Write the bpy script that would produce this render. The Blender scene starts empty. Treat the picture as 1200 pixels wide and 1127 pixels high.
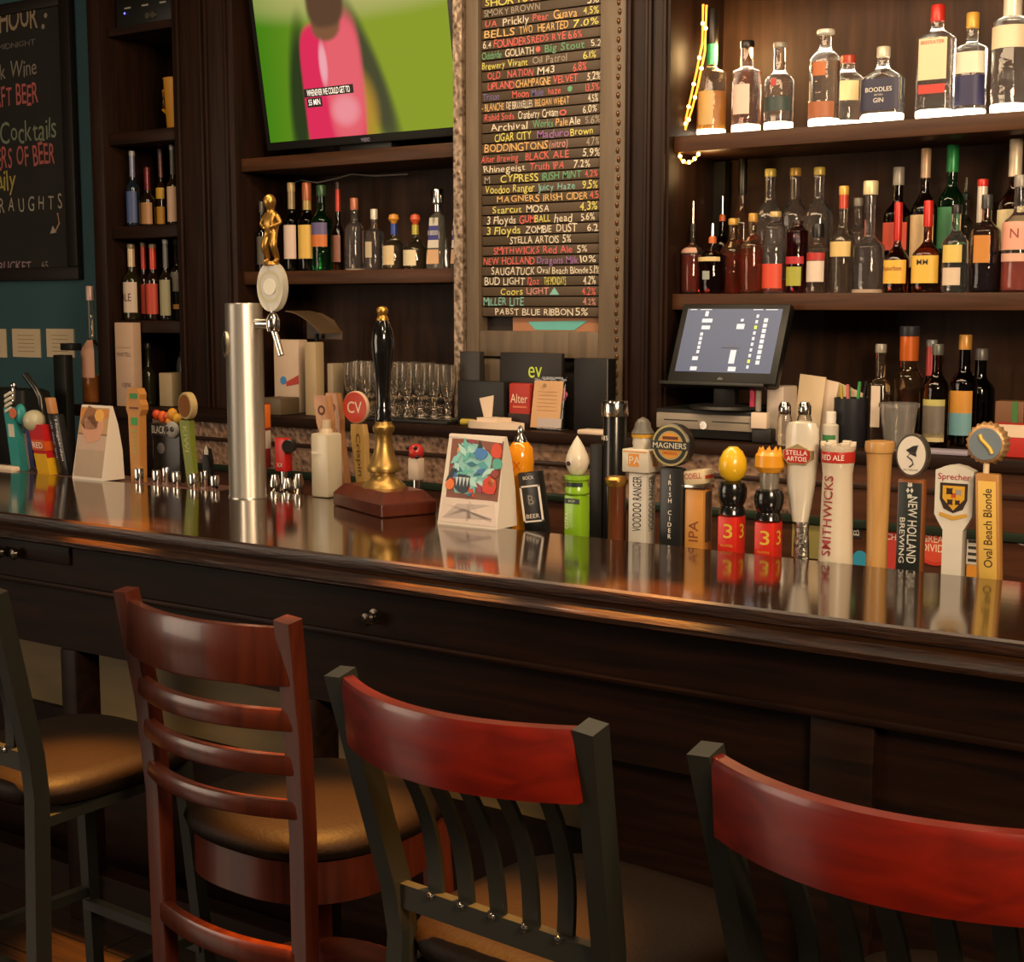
import bpy, bmesh, math, random
from math import sin, cos, tan, atan, atan2, pi, radians, sqrt
from mathutils import Matrix, Vector
random.seed(7)
S = bpy.context.scene
COL = S.collection
# ------------------------------------------------------------------ camera
FPX = 1700.0; PIT = atan(205.5/FPX); YAW = radians(34.4); EYE = 1.60
cd = bpy.data.cameras.new('camera'); cam = bpy.data.objects.new('camera', cd); COL.objects.link(cam)
cd.sensor_width = 36; cd.sensor_fit = 'HORIZONTAL'; cd.lens = FPX/1200*36; cd.clip_start = .05
cam.location = (0, 0, EYE); cam.rotation_euler = (pi/2-PIT, 0, YAW)
S.camera = cam
# ------------------------------------------------------------------ world, lights, exposure
S.view_settings.view_transform = 'Standard'; S.view_settings.look = 'None'
S.view_settings.gamma = 1; S.view_settings.use_curve_mapping = False
S.view_settings.exposure = 0.0
W = bpy.data.worlds.new('world'); S.world = W; W.use_nodes = True
W.node_tree.nodes['Background'].inputs[0].default_value = (1.0, .78, .55, 1)
W.node_tree.nodes['Background'].inputs[1].default_value = .07
def lamp(name, kind, loc, energy, col, target=None, size=None, size_y=None, spot=None, blend=.6, radius=None):
    l = bpy.data.lights.new(name, kind); l.energy = energy; l.color = col
    if kind == 'AREA':
        l.shape = 'RECTANGLE'; l.size = size; l.size_y = size_y or size
    if spot: l.spot_size = radians(spot); l.spot_blend = blend
    if radius is not None: l.shadow_soft_size = radius
    o = bpy.data.objects.new(name, l); COL.objects.link(o); o.location = loc
    if target is not None:
        o.rotation_euler = (Vector(target)-Vector(loc)).to_track_quat('-Z', 'Y').to_euler()
    return o
lamp('window_light', 'AREA', (-5.6, -1.6, 1.75), 85, (1.0, .80, .60), (-1.8, 1.9, 1.0), 2.6, 2.3)
lamp('room_light', 'AREA', (1.3, .2, 2.7), 150, (1.0, .73, .48), (-1.5, 3.3, 1.3), 1.0, .8)
lamp('aisle_light', 'AREA', (-1.9, 2.7, 2.93), 55, (1.0, .72, .45), (-1.9, 3.6, 1.3), 3.2, .35)
for x, y, e_ in [(-1.0, 1.2, 30), (-2.7, 1.4, 30), (.25, 1.9, 26)]:
    lamp('glint_light', 'POINT', (x, y, 2.9), e_, (1.0, .78, .55), radius=.04)  # unseen point lights, added to give bottles and chrome crisp glints
for i, (x, y) in enumerate([(-2.22, 1.74), (-1.68, 1.86), (-1.14, 1.60), (-2.75, 2.3), (-1.75, 2.3), (-1.3, 2.3)]):
    lamp('pendant_light', 'SPOT', (x, y, 2.75), 1500, (1.0, .42, .07), (x, y, 0), spot=13, blend=.9, radius=.04)
# ------------------------------------------------------------------ pixel helpers (1200 x 1127)
fw = Vector((-sin(YAW)*cos(PIT), cos(YAW)*cos(PIT), -sin(PIT)))
rt = Vector((cos(YAW), sin(YAW), 0)); up = rt.cross(fw)
C0 = Vector((0, 0, EYE))
def ray(x, y): return fw + rt*((x-600)/FPX) - up*((y-563.5)/FPX)
def onY(x, y, Y):
    d = ray(x, y); return C0 + d*(Y/d.y)
def onZ(x, y, z):
    d = ray(x, y); return C0 + d*((z-EYE)/d.z)
def dep(p): return (Vector(p)-C0).dot(fw)
def xat(px, Y, z):
    a, b = -12.0, 6.0
    for _ in range(50):
        m = (a+b)/2; v = Vector((m, Y, z))-C0
        if 600+FPX*v.dot(rt)/v.dot(fw) < px: a = m
        else: b = m
    return (a+b)/2
def zat(X, Y, py):
    a, b = -1.0, 5.0
    for _ in range(50):
        m = (a+b)/2; v = Vector((X, Y, m))-C0
        if 563.5-FPX*v.dot(up)/v.dot(fw) > py: a = m
        else: b = m
    return (a+b)/2
def theta(X, Y): return atan2(-X, Y)
# ------------------------------------------------------------------ materials
def lin(h):
    h = h.lstrip('#'); o = []
    for i in (0, 2, 4):
        c = int(h[i:i+2], 16)/255; o.append(c/12.92 if c <= .04045 else ((c+.055)/1.055)**2.4)
    return tuple(o)+(1,)
MC = {}
def _new(name):
    m = bpy.data.materials.new(name); m.use_nodes = True
    nt = m.node_tree; return m, nt, nt.nodes['Principled BSDF']
def mat(hexc, rough=.45, metal=0., coat=0., var=.10, scale=18., bump=0., trans=0., emit=0., spec=.5):
    key = (hexc, rough, metal, coat, var, scale, bump, trans, emit, spec)
    if key in MC: return MC[key]
    m, nt, b = _new('paint_'+hexc.strip('#')); c = lin(hexc)
    b.inputs['Roughness'].default_value = rough; b.inputs['Metallic'].default_value = metal
    b.inputs['Coat Weight'].default_value = coat; b.inputs['Coat Roughness'].default_value = .08
    b.inputs['Specular IOR Level'].default_value = spec
    b.inputs['Transmission Weight'].default_value = trans
    tc = nt.nodes.new('ShaderNodeTexCoord'); n = nt.nodes.new('ShaderNodeTexNoise')
    n.inputs['Scale'].default_value = scale; n.inputs['Detail'].default_value = 4
    nt.links.new(tc.outputs['Object'], n.inputs['Vector'])
    mx = nt.nodes.new('ShaderNodeMix'); mx.data_type = 'RGBA'
    mx.inputs[6].default_value = tuple(v*(1-var) for v in c[:3])+(1,)
    mx.inputs[7].default_value = tuple(min(1, v*(1+var)) for v in c[:3])+(1,)
    nt.links.new(n.outputs['Fac'], mx.inputs[0]); nt.links.new(mx.outputs[2], b.inputs['Base Color'])
    if bump:
        bp = nt.nodes.new('ShaderNodeBump'); bp.inputs['Strength'].default_value = bump; bp.inputs['Distance'].default_value = .01
        nt.links.new(n.outputs['Fac'], bp.inputs['Height']); nt.links.new(bp.outputs[0], b.inputs['Normal'])
    if emit:
        b.inputs['Emission Color'].default_value = c; b.inputs['Emission Strength'].default_value = emit
    MC[key] = m; return m
def glass(hexc='#ffffff', rough=.02, ior=1.45, haze=0.):
    key = ('glass', hexc, rough, ior, haze)
    if key in MC: return MC[key]
    m, nt, b = _new('glass_'+hexc.strip('#'))
    b.inputs['Base Color'].default_value = lin(hexc); b.inputs['Transmission Weight'].default_value = 1-haze
    b.inputs['Roughness'].default_value = rough; b.inputs['IOR'].default_value = ior
    n = nt.nodes.new('ShaderNodeTexNoise'); n.inputs['Scale'].default_value = 40
    bp = nt.nodes.new('ShaderNodeBump'); bp.inputs['Strength'].default_value = .3; bp.inputs['Distance'].default_value = .004
    tc = nt.nodes.new('ShaderNodeTexCoord'); nt.links.new(tc.outputs['Object'], n.inputs['Vector'])
    nt.links.new(n.outputs['Fac'], bp.inputs['Height']); nt.links.new(bp.outputs[0], b.inputs['Normal'])
    MC[key] = m; return m
def wood(name, c1, c2, axis=0, rough=.3, coat=.3, scale=3., stretch=14., bump=.08, planks=None, spec=.5):
    key = ('wood', name)
    if key in MC: return MC[key]
    m, nt, b = _new(name); N = nt.nodes.new; L = nt.links.new
    tc = N('ShaderNodeTexCoord'); mp = N('ShaderNodeMapping')
    sc = [stretch]*3; sc[axis] = 1.0; mp.inputs['Scale'].default_value = sc
    L(tc.outputs['Object'], mp.inputs['Vector'])
    n = N('ShaderNodeTexNoise'); n.inputs['Scale'].default_value = scale; n.inputs['Detail'].default_value = 8; n.inputs['Distortion'].default_value = .6
    L(mp.outputs[0], n.inputs['Vector'])
    r = N('ShaderNodeValToRGB'); r.color_ramp.elements[0].position = .32; r.color_ramp.elements[1].position = .7
    r.color_ramp.elements[0].color = lin(c1); r.color_ramp.elements[1].color = lin(c2)
    L(n.outputs['Fac'], r.inputs[0])
    out = r.outputs[0]
    if planks:
        br = N('ShaderNodeTexBrick'); br.inputs['Scale'].default_value = 1
        br.inputs['Brick Width'].default_value = planks[0]; br.inputs['Row Height'].default_value = planks[1]
        br.inputs['Mortar Size'].default_value = .004; br.inputs['Color1'].default_value = (1, 1, 1, 1)
        br.inputs['Color2'].default_value = (.7, .7, .7, 1); br.inputs['Mortar'].default_value = (.1, .1, .1, 1)
        L(tc.outputs['Object'], br.inputs['Vector'])
        mx = N('ShaderNodeMix'); mx.data_type = 'RGBA'; mx.blend_type = 'MULTIPLY'; mx.inputs[0].default_value = 1
        L(out, mx.inputs[6]); L(br.outputs['Color'], mx.inputs[7]); out = mx.outputs[2]
    L(out, b.inputs['Base Color'])
    b.inputs['Roughness'].default_value = rough; b.inputs['Coat Weight'].default_value = coat; b.inputs['Coat Roughness'].default_value = .1
    b.inputs['Specular IOR Level'].default_value = spec
    bp = N('ShaderNodeBump'); bp.inputs['Strength'].default_value = bump; bp.inputs['Distance'].default_value = .005
    L(n.outputs['Fac'], bp.inputs['Height']); L(bp.outputs[0], b.inputs['Normal'])
    MC[key] = m; return m
def embossed(name, c1, c2, scale=60, metal=.3, rough=.35, strength=.8):
    key = ('emb', name)
    if key in MC: return MC[key]
    m, nt, b = _new(name); N = nt.nodes.new; L = nt.links.new
    tc = N('ShaderNodeTexCoord'); v = N('ShaderNodeTexVoronoi'); v.inputs['Scale'].default_value = scale
    v.feature = 'SMOOTH_F1'
    n = N('ShaderNodeTexNoise'); n.inputs['Scale'].default_value = scale*.5
    L(tc.outputs['Object'], n.inputs['Vector']); L(tc.outputs['Object'], v.inputs['Vector'])
    ad = N('ShaderNodeMath'); ad.operation = 'ADD'; L(v.outputs['Distance'], ad.inputs[0]); L(n.outputs['Fac'], ad.inputs[1])
    r = N('ShaderNodeValToRGB'); r.color_ramp.elements[0].color = lin(c2); r.color_ramp.elements[1].color = lin(c1)
    r.color_ramp.elements[0].position = .45; r.color_ramp.elements[1].position = 1.0
    L(ad.outputs[0], r.inputs[0]); L(r.outputs[0], b.inputs['Base Color'])
    bp = N('ShaderNodeBump'); bp.inputs['Strength'].default_value = strength; bp.inputs['Distance'].default_value = .006; bp.invert = True
    L(ad.outputs[0], bp.inputs['Height']); L(bp.outputs[0], b.inputs['Normal'])
    b.inputs['Roughness'].default_value = rough; b.inputs['Metallic'].default_value = metal
    MC[key] = m; return m
# ------------------------------------------------------------------ mesh builder
TXT = {}
def text_mesh(s, off=0.0):
    off = min(off, .006)
    if (s, off) in TXT: return TXT[(s, off)]
    cu = bpy.data.curves.new('t', 'FONT'); cu.body = s; cu.offset = off; cu.resolution_u = 3
    ob = bpy.data.objects.new('t', cu); COL.objects.link(ob)
    dg = bpy.context.evaluated_depsgraph_get(); dg.update()
    me = bpy.data.meshes.new_from_object(ob.evaluated_get(dg))
    bpy.data.objects.remove(ob); bpy.data.curves.remove(cu)
    vs = [v.co.copy() for v in me.vertices]; fs = [tuple(p.vertices) for p in me.polygons]
    bpy.data.meshes.remove(me)
    TXT[(s, off)] = (vs, fs); return vs, fs
def front(cx=0, cz=0, y=0, rot=0):
    return Matrix.Translation((cx, y, cz)) @ Matrix(((1, 0, 0, 0), (0, 0, -1, 0), (0, 1, 0, 0), (0, 0, 0, 1))) @ Matrix.Rotation(rot, 4, 'Z')
def side(x=0, cy=0, cz=0, rot=0):
    return Matrix.Translation((x, cy, cz)) @ Matrix(((0, 0, 1, 0), (1, 0, 0, 0), (0, 1, 0, 0), (0, 0, 0, 1))) @ Matrix.Rotation(rot, 4, 'Z')
def flat(cx=0, cy=0, z=0, rot=0):
    return Matrix.Translation((cx, cy, z)) @ Matrix.Rotation(rot, 4, 'Z')
class MB:
    def __init__(s): s.V = []; s.F = []; s.MI = []; s.mats = []
    def mi(s, m):
        if m not in s.mats: s.mats.append(m)
        return s.mats.index(m)
    def add(s, vs, fs, m, mx=None):
        o = len(s.V); k = s.mi(m)
        s.V += [(mx @ Vector(v)) if mx else Vector(v) for v in vs]
        s.F += [tuple(i+o for i in f) for f in fs]; s.MI += [k]*len(fs); return s
    def box(s, x0, x1, y0, y1, z0, z1, m, bev=0, mx=None):
        bm = bmesh.new(); bmesh.ops.create_cube(bm, size=1)
        for v in bm.verts:
            v.co = Vector(((x0+x1)/2+v.co.x*(x1-x0), (y0+y1)/2+v.co.y*(y1-y0), (z0+z1)/2+v.co.z*(z1-z0)))
        if bev: bmesh.ops.bevel(bm, geom=bm.edges[:], offset=bev, segments=2, affect='EDGES', profile=.5)
        bm.verts.index_update()
        s.add([v.co for v in bm.verts], [[v.index for v in f.verts] for f in bm.faces], m, mx); bm.free(); return s
    def lathe(s, prof, m, n=24, sq=2., dy=1., a0=None, a1=None, c=(0, 0, 0), mx=None, R=None):
        """prof [(r,z)]; sq superellipse exponent at radius R, blended to round for smaller r"""
        full = a0 is None
        if full: a0, a1 = 0, 2*pi
        k = n if full else n+1
        vs = []
        R = R or max(r for r, z in prof)
        for r, z in prof:
            t = min(1, r/R) if R else 1
            e = 2+(sq-2)*max(0, (t-.45)/.55)**2 if sq != 2 else 2
            d = 1+(dy-1)*max(0, (t-.4)/.6)
            for i in range(k):
                a = a0+(a1-a0)*i/n; ca, sa = cos(a), sin(a)
                q = 1 if e == 2 else (abs(ca)**e+abs(sa)**e)**(-1/e)
                vs.append((c[0]+r*q*ca, c[1]+r*q*sa*d, c[2]+z))
        fs = []
        for j in range(len(prof)-1):
            for i in range(n):
                i2 = (i+1) % k
                fs.append((j*k+i, j*k+i2, (j+1)*k+i2, (j+1)*k+i))
        if full:
            if prof[0][0] > 1e-6: fs.append(tuple(range(k-1, -1, -1)))
            if prof[-1][0] > 1e-6: fs.append(tuple((len(prof)-1)*k+i for i in range(k)))
        s.add(vs, fs, m, mx); return s
    def cyl(s, p, q, r0, r1, m, n=16):
        p = Vector(p); q = Vector(q); d = q-p
        mx = Matrix.Translation(p) @ d.to_track_quat('Z', 'Y').to_matrix().to_4x4()
        return s.lathe([(r0, 0), (r1, d.length)], m, n, mx=mx)
    def disc(s, c, axis, r, t, m, n=32, bev=0):
        """disc centred on c, facing axis, thickness t along axis"""
        d = Vector(axis).normalized(); mx = Matrix.Translation(Vector(c)) @ d.to_track_quat('Z', 'Y').to_matrix().to_4x4()
        pr = [(r-bev, 0), (r, bev), (r, t-bev), (r-bev, t)] if bev else [(r, 0), (r, t)]
        return s.lathe(pr, m, n, mx=mx)
    def ball(s, c, r, m, n=16, mx=None):
        r = Vector(r) if not isinstance(r, (int, float)) else Vector((r, r, r))
        pr = [(max(1e-7, sin(pi*i/12)), -cos(pi*i/12)) for i in range(13)]
        M_ = Matrix.Translation(Vector(c)) @ Matrix.Diagonal((r.x, r.y, r.z, 1))
        if mx: M_ = mx @ M_
        return s.lathe(pr, m, n, mx=M_)
    def prism(s, pts, y0, y1, m, mx=None):
        """outline in xz, extruded along y"""
        n = len(pts); vs = [(x, y0, z) for x, z in pts]+[(x, y1, z) for x, z in pts]
        fs = [tuple(range(n)), tuple(range(2*n-1, n-1, -1))]
        fs += [((i+1) % n, i, n+i, n+(i+1) % n) for i in range(n)]
        return s.add(vs, fs, m, mx)
    def slab(s, pts, z0, z1, m, mx=None):
        """outline in xy, extruded along z"""
        n = len(pts); vs = [(x, y, z0) for x, y in pts]+[(x, y, z1) for x, y in pts]
        fs = [tuple(range(n-1, -1, -1)), tuple(range(n, 2*n))]
        fs += [(i, (i+1) % n, n+(i+1) % n, n+i) for i in range(n)]
        return s.add(vs, fs, m, mx)
    def sweep(s, path, sec, m, upv=(0, 0, 1), caps=True):
        """sweep section [(a,b)] (a along side, b along up) over path"""
        P = [Vector(p) for p in path]; U = Vector(upv); vs = []; k = len(sec)
        for i, p in enumerate(P):
            t = (P[min(i+1, len(P)-1)]-P[max(i-1, 0)]).normalized()
            sd = t.cross(U).normalized(); u2 = sd.cross(t).normalized()
            vs += [p+sd*a+u2*b for a, b in sec]
        fs = [(j*k+i, j*k+(i+1) % k, (j+1)*k+(i+1) % k, (j+1)*k+i) for j in range(len(P)-1) for i in range(k)]
        if caps: fs += [tuple(range(k-1, -1, -1)), tuple((len(P)-1)*k+i for i in range(k))]
        return s.add(vs, fs, m)
    def tube(s, path, r, m, n=10, upv=(0.013, .02, 1)):
        return s.sweep(path, [(r*cos(2*pi*i/n), r*sin(2*pi*i/n)) for i in range(n)], m, upv)
    def bar(s, path, w, t, m, upv):
        return s.sweep(path, [(-w/2, -t/2), (w/2, -t/2), (w/2, t/2), (-w/2, t/2)], m, upv)
    def text(s, st, m, mx, h, w=None, off=.0, bend=None, align='c', maxw=None):
        """text of cap height h (and width w) centred on mx; bend = radius of a cylinder whose axis is local y"""
        vs, fs = text_mesh(st, off)
        if not vs: return s
        x0 = min(v.x for v in vs); x1 = max(v.x for v in vs); y0 = min(v.y for v in vs); y1 = max(v.y for v in vs)
        sy = h/max(1e-6, (y1-y0)); sx = w/(x1-x0) if w else sy
        if maxw and (x1-x0)*sx > maxw: sx = maxw/(x1-x0)
        ax = {'c': (x0+x1)/2, 'l': x0, 'r': x1}[align]
        o = []
        for v in vs:
            x = (v.x-ax)*sx; y = (v.y-(y0+y1)/2)*sy
            if bend: o.append((bend*sin(x/bend), y, bend*cos(x/bend)-bend))
            else: o.append((x, y, 0))
        return s.add(o, fs, m, mx)
    def hand(s, st, m, mx, h, w=None, off=.0, align='c', jit=1.0):
        """hand lettering: every letter placed on its own with a slight lean, size and height of its own"""
        x = 0; g = []
        for ch in st:
            if ch == ' ': x += .34; continue
            vs, fs = text_mesh(ch, off)
            if not vs: continue
            a = min(v.x for v in vs); b_ = max(v.x for v in vs)
            k = 1+random.uniform(-.10, .10)*jit; sh = random.uniform(-.10, .14)*jit; r = random.uniform(-.09, .09)*jit; dz = random.uniform(-.05, .05)*jit
            yc = .35
            o = []
            for v in vs:
                px = (v.x-(a+b_)/2)*k; py = (v.y-yc)*k; px += sh*py
                o.append((px*cos(r)-py*sin(r)+x+(b_-a)/2, px*sin(r)+py*cos(r)+yc+dz))
            g.append((o, fs)); x += (b_-a)+.085
        if not g: return s
        X0 = min(q[0] for o, f in g for q in o); X1 = max(q[0] for o, f in g for q in o)
        sy = h/.76; sx = w/(X1-X0) if w else sy
        ax = {'c': (X0+X1)/2, 'l': X0, 'r': X1}[align]
        for o, f in g: s.add([((q[0]-ax)*sx, (q[1]-.35)*sy, 0) for q in o], f, m, mx)
        return s
    def build(s, name, parent=None, loc=(0, 0, 0), angle=35, smooth=True):
        me = bpy.data.meshes.new(name); me.from_pydata(s.V, [], s.F); me.update()
        for m in s.mats: me.materials.append(m)
        me.polygons.foreach_set('material_index', s.MI)
        bm = bmesh.new(); bm.from_mesh(me); bmesh.ops.recalc_face_normals(bm, faces=bm.faces); bm.to_mesh(me); bm.free()
        if smooth:
            me.polygons.foreach_set('use_smooth', [True]*len(me.polygons)); me.set_sharp_from_angle(angle=radians(angle))
        o = bpy.data.objects.new(name, me); COL.objects.link(o); o.location = loc
        if parent: o.parent = parent
        return o
def tag(o, label, cat, group=None, kind=None):
    o['label'] = label; o['category'] = cat
    if group: o['group'] = group
    if kind: o['kind'] = kind
    return o
def thing(name, label, cat, loc=(0, 0, 0), rz=0, group=None):
    o = bpy.data.objects.new(name, None); COL.objects.link(o); o.empty_display_size = .05
    o.location = loc; o.rotation_euler = (0, 0, rz); return tag(o, label, cat, group)
def kids(o): return [c for c in bpy.data.objects if c.parent == o]
def copy_tree(o, parent=None):
    c = o.copy(); COL.objects.link(c)
    if parent: c.parent = parent
    for ch in kids(o): copy_tree(ch, c)
    return c
def struct(name, mb):
    o = mb.build(name); o['kind'] = 'structure'; return o
# ------------------------------------------------------------------ shared materials
DW = wood('dark_stained_wood', '#180c06', '#2a160a', 0, .5, .0, spec=.2)
DWV = wood('dark_stained_wood_upright', '#180c06', '#2a170c', 2, .5, .0, spec=.22)
BARW = wood('bar_top_wood', '#1c1008', '#38200f', 0, .10, .6, 2.5, 18, .02)
BARE = wood('bar_edge_wood', '#170b05', '#341c0d', 0, .42, .08, 9, 12, .6, spec=.4)
BARF = wood('bar_front_wood', '#100703', '#211007', 0, .5, .0, spec=.12)
SHELFW = wood('shelf_edge_wood', '#36200f', '#4e301c', 0, .45, .0, spec=.25)
BOARDW = wood('menu_frame_wood', '#584a3a', '#6c5c48', 2, .55, 0)
PANELW = wood('back_panel_wood', '#2a1a0e', '#40291a', 2, .55, .0, 3, 10, .15, spec=.2)
CABW = wood('cabinet_wood', '#3d2113', '#54301c', 0, .4, .2)
REDW = wood('mahogany_rail_wood', '#560c02', '#741405', 0, .34, .25, 3, 14, .02)
CHW = wood('cherry_stool_wood', '#40160a', '#5a230f', 2, .32, .25, 3, 14, .02)
BLK = mat('#15140f', .45, .2); VINYL = mat('#190f06', .55, bump=.1, scale=120, spec=.12)
IRON = mat('#2b2a22', .42, .35)
CHROME = mat('#d8d4cc', .16, 1.0, var=.03); STEEL = mat('#b9b3a8', .32, .9, var=.04, scale=60)
BRASS = mat('#a8874a', .38, .85); GOLD = mat('#b58a44', .36, .9)
WHITE = mat('#e6ddd0', .35, var=.03); CREAM = mat('#d9c3a0', .55, var=.05); PAPER = mat('#d8c2aa', .7, var=.05)
# ------------------------------------------------------------------ setting
struct('floor', MB().box(-9, 2.5, -3.5, 4.6, -.05, 0, wood('floor_boards', '#1d120b', '#33200f', 0, .35, .2, planks=(1.4, .12))))
TEAL = mat('#35565b', .6, var=.08, scale=4, bump=.05)
struct('wall_back', MB().box(-9, 2.5, 4.35, 4.45, 0, 3.0, TEAL))
struct('wall_left', MB().box(-9.1, -9, -3.5, 4.45, 0, 3.0, TEAL))
struct('ceiling', MB().box(-9, 2.5, -3.5, 4.45, 3.0, 3.05, mat('#2a211a', .8)))
# ------------------------------------------------------------------ the bar
BZ = 1.07; BF = 2.285
bar = thing('bar_counter', 'long dark wooden bar counter with glossy top and moulded edge', 'bar counter', (-1.9, 2.55, 0))
bar_off = Vector((1.9, -2.55, 0))
def bb(mb, name): return mb.build(name, bar, loc=bar_off)
bb(MB().slab([(-5.4, BF+.02), (.9, BF+.02), (.9, 2.83), (-2.05, 2.83), (-2.05, 3.02), (-3.04, 3.02), (-3.04, 2.92), (-5.4, 2.92)], 1.035, BZ, BARW), 'bar_top')
e = MB()
sec = [(0, 0), (.004, .006), (.0, .012), (-.008, .016), (-.014, .012), (-.016, .004), (-.014, -.008), (-.006, -.016), (-.012, -.022), (-.020, -.026), (-.026, -.036), (-.024, -.046), (-.014, -.052), (.02, -.054), (.03, -.02)]
edge = [(BF+.03+a*1.0, BZ-.012+b) for a, b in sec]
vs = [(-5.4, y, z) for y, z in edge]+[(.9, y, z) for y, z in edge]
k = len(edge)
e.add(vs, [(i, (i+1) % k, k+(i+1) % k, k+i) for i in range(k)]+[tuple(range(k)), tuple(range(2*k-1, k-1, -1))], BARE)
bb(e, 'edge_moulding')
f = MB()
f.box(-5.4, .9, 2.345, 2.80, .895, 1.035, BARF)
f.box(-5.4, .9, 2.335, 2.36, .885, .90, BARF, .004)
f.box(-5.4, .9, 2.365, 2.79, .725, .895, BARF)
bb(f, 'apron')
for a, b_ in [(950, 1025)]:
    xa = xat(a, 2.35, .85); xb = xat(b_, 2.35, .85)
    bb(MB().box(xa, xb, 2.345, 2.37, .10, .885, BARF, .004), 'stile')
for px in (88, 366):
    x = xat(px, 2.38, .6)
    bb(MB().box(x-.03, x+.03, 2.36, 2.44, 0, .725, BARF, .006), 'post')
x1 = xat(950, 2.35, .85)
bb(MB().box(-5.4, .9, 2.62, 2.78, .46, .73, wood('bar_lower_panel', '#5c4a28', '#7a6236', 0, .5, .0, 2, 6)), 'kick_panel')
bb(MB().box(-5.4, .9, 2.60, 2.78, 0, .46, BARF), 'shade_board')  # dark lower zone: darkness under the bar put into the colour
bb(MB().box(x1-.5, .9, 2.40, 2.44, .08, .73, BARF), 'lower_panel')
bb(MB().box(-5.4, x1-.5, 2.40, 2.46, .0, .12, BARF), 'plinth')
def knob(px, py):
    p = onY(px, py, 2.345)
    m = MB(); mx = Matrix.Translation(p) @ Matrix.Rotation(pi/2, 4, 'X')
    m.lathe([(.017, 0), (.017, .004), (.007, .006), (.007, .014), (.014, .02), (.016, .027), (.012, .033), (0, .035)], mat('#4a443c', .2, .9), 20, mx=mx)
    bb(m, 'knob')
for q in [(440, 722), (10, 645), (26, 647)]: knob(*q)
# carved drawer block on the far left of the bar front
pl = onY(25, 648, 2.345)
bb(MB().box(pl.x-.22, pl.x+.2, 2.337, 2.35, .95, 1.01, BARF, .004), 'drawer_front')
# tap boxes behind the bar
tag(MB().box(-2.045, .5, 2.845, 3.0, .74, 1.03, STEEL, .004).build('tap_rail'), 'stainless steel tap box running behind the right half of the bar', 'tap rail')
tag(MB().box(-5.0, -3.06, 2.93, 3.10, .78, 1.062, mat('#7d5a50', .35, .4), .004).build('tap_rail'), 'pinkish metal tap rail behind the far left of the bar', 'tap rail')
bb(MB().box(-3.04, -2.05, 2.82, 3.0, .74, 1.035, BARF), 'back_box')
# ------------------------------------------------------------------ bar stools
def metal_stool(label):
    t = thing('bar_stool', label, 'bar stool', group='black metal bar stools with red wooden back rails')
    ZT = 1.10
    def back(x): return (x/.2)**2
    for sx in (-1, 1):
        m = MB()
        path = [(sx*.205, -.255, 0), (sx*.195, -.215, .35), (sx*.182, -.195, .70), (sx*.186, -.205, .78), (sx*.212, -.285, ZT)]
        m.bar(path, .030, .034, IRON, (0, 1, 0)); m.build('back_post', t, angle=40)
        m = MB(); m.bar([(sx*.165, .165, .665), (sx*.2, .21, 0)], .028, .028, IRON, (0, 1, 0)); m.build('leg', t)
    # curved rail
    m = MB(); N = 20; vs = []
    for i in range(N+1):
        u = -1+2*i/N; x = u*.196; bow = .062*(1-u*u)
        for (dy, z) in ((-.012, -.095), (.012, -.095), (.014, -.008), (.010, 0), (-.010, 0), (-.014, -.008)):
            vs.append((x, -.285+dy-bow+(.3*-z)*.3, ZT-.004+z))
    fs = [(i*6+j, i*6+(j+1) % 6, (i+1)*6+(j+1) % 6, (i+1)*6+j) for i in range(N) for j in range(6)]+[(0, 1, 2, 3, 4, 5), tuple(N*6+j for j in range(5, -1, -1))]
    m.add(vs, fs, REDW); r = m.build('back_rail', t, angle=50); r['label'] = 'curved red mahogany back rail'
    m = MB(); m.bar([(-.183, -.204, .765), (.183, -.204, .765)], .036, .016, IRON, (0, 1, 0)); m.build('cross_bar', t)
    for i in range(5):
        u = -.66+.33*i; bow = .05*(1-u*u)
        p = []
        for j in range(9):
            s_ = j/8; z = .77+s_*(ZT-.09-.77+.01)
            y = -.198+s_*(-.052-bow)-.026*sin(pi*s_)*(-1 if s_ > .95 else 1)*-1
            p.append((u*(.17+.022*s_), y, z))
        m = MB(); m.bar(p, .026, .007, IRON, (0, 1, 0)); m.build('slat', t, angle=40)
        m = MB(); m.ball((u*.17, -.214, .78), .006, CHROME, 8); m.build('bolt', t)
    m = MB(); m.lathe([(.0001, .665), (.195, .665), (.208, .675), (.212, .695), (.204, .712), (.17, .720), (.08, .723), (.0001, .724)], VINYL, 40, sq=4.2); m.build('seat', t, angle=60)
    m = MB()
    for sx in (-1, 1): m.bar([(sx*.184, -.2, .65), (sx*.165, .17, .65)], .03, .02, IRON, (0, 0, 1))
    m.bar([(-.18, .165, .65), (.18, .165, .65)], .03, .02, IRON, (0, 0, 1)); m.build('seat_frame', t)
    for z, y in ((.27, .185), (.34, -.2)):
        m = MB(); m.bar([(-.19, y, z), (.19, y, z)], .022, .022, IRON, (0, 0, 1)); m.build('foot_rail', t)
    for sx in (-1, 1):
        m = MB(); m.bar([(sx*.195, -.2, .30), (sx*.187, .19, .30)], .022, .022, IRON, (0, 0, 1)); m.build('foot_rail', t)
    return t
st = metal_stool('black metal bar stool with red wooden back rail and spindles, in the middle')
st.location = (-1.066, 1.745, 0); st.rotation_euler = (0, 0, radians(-4.2))
s2 = copy_tree(st); s2.location = (-.487, 1.71, 0); s2.rotation_euler = (0, 0, radians(-5))
s2['label'] = 'rightmost black metal bar stool, its red back rail running out of frame'
s3 = copy_tree(st); s3.location = (-2.365, 1.845, 0); s3.rotation_euler = (0, 0, radians(-2))
s3['label'] = 'leftmost dark metal bar stool with brown seat, cut off by the frame'
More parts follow.
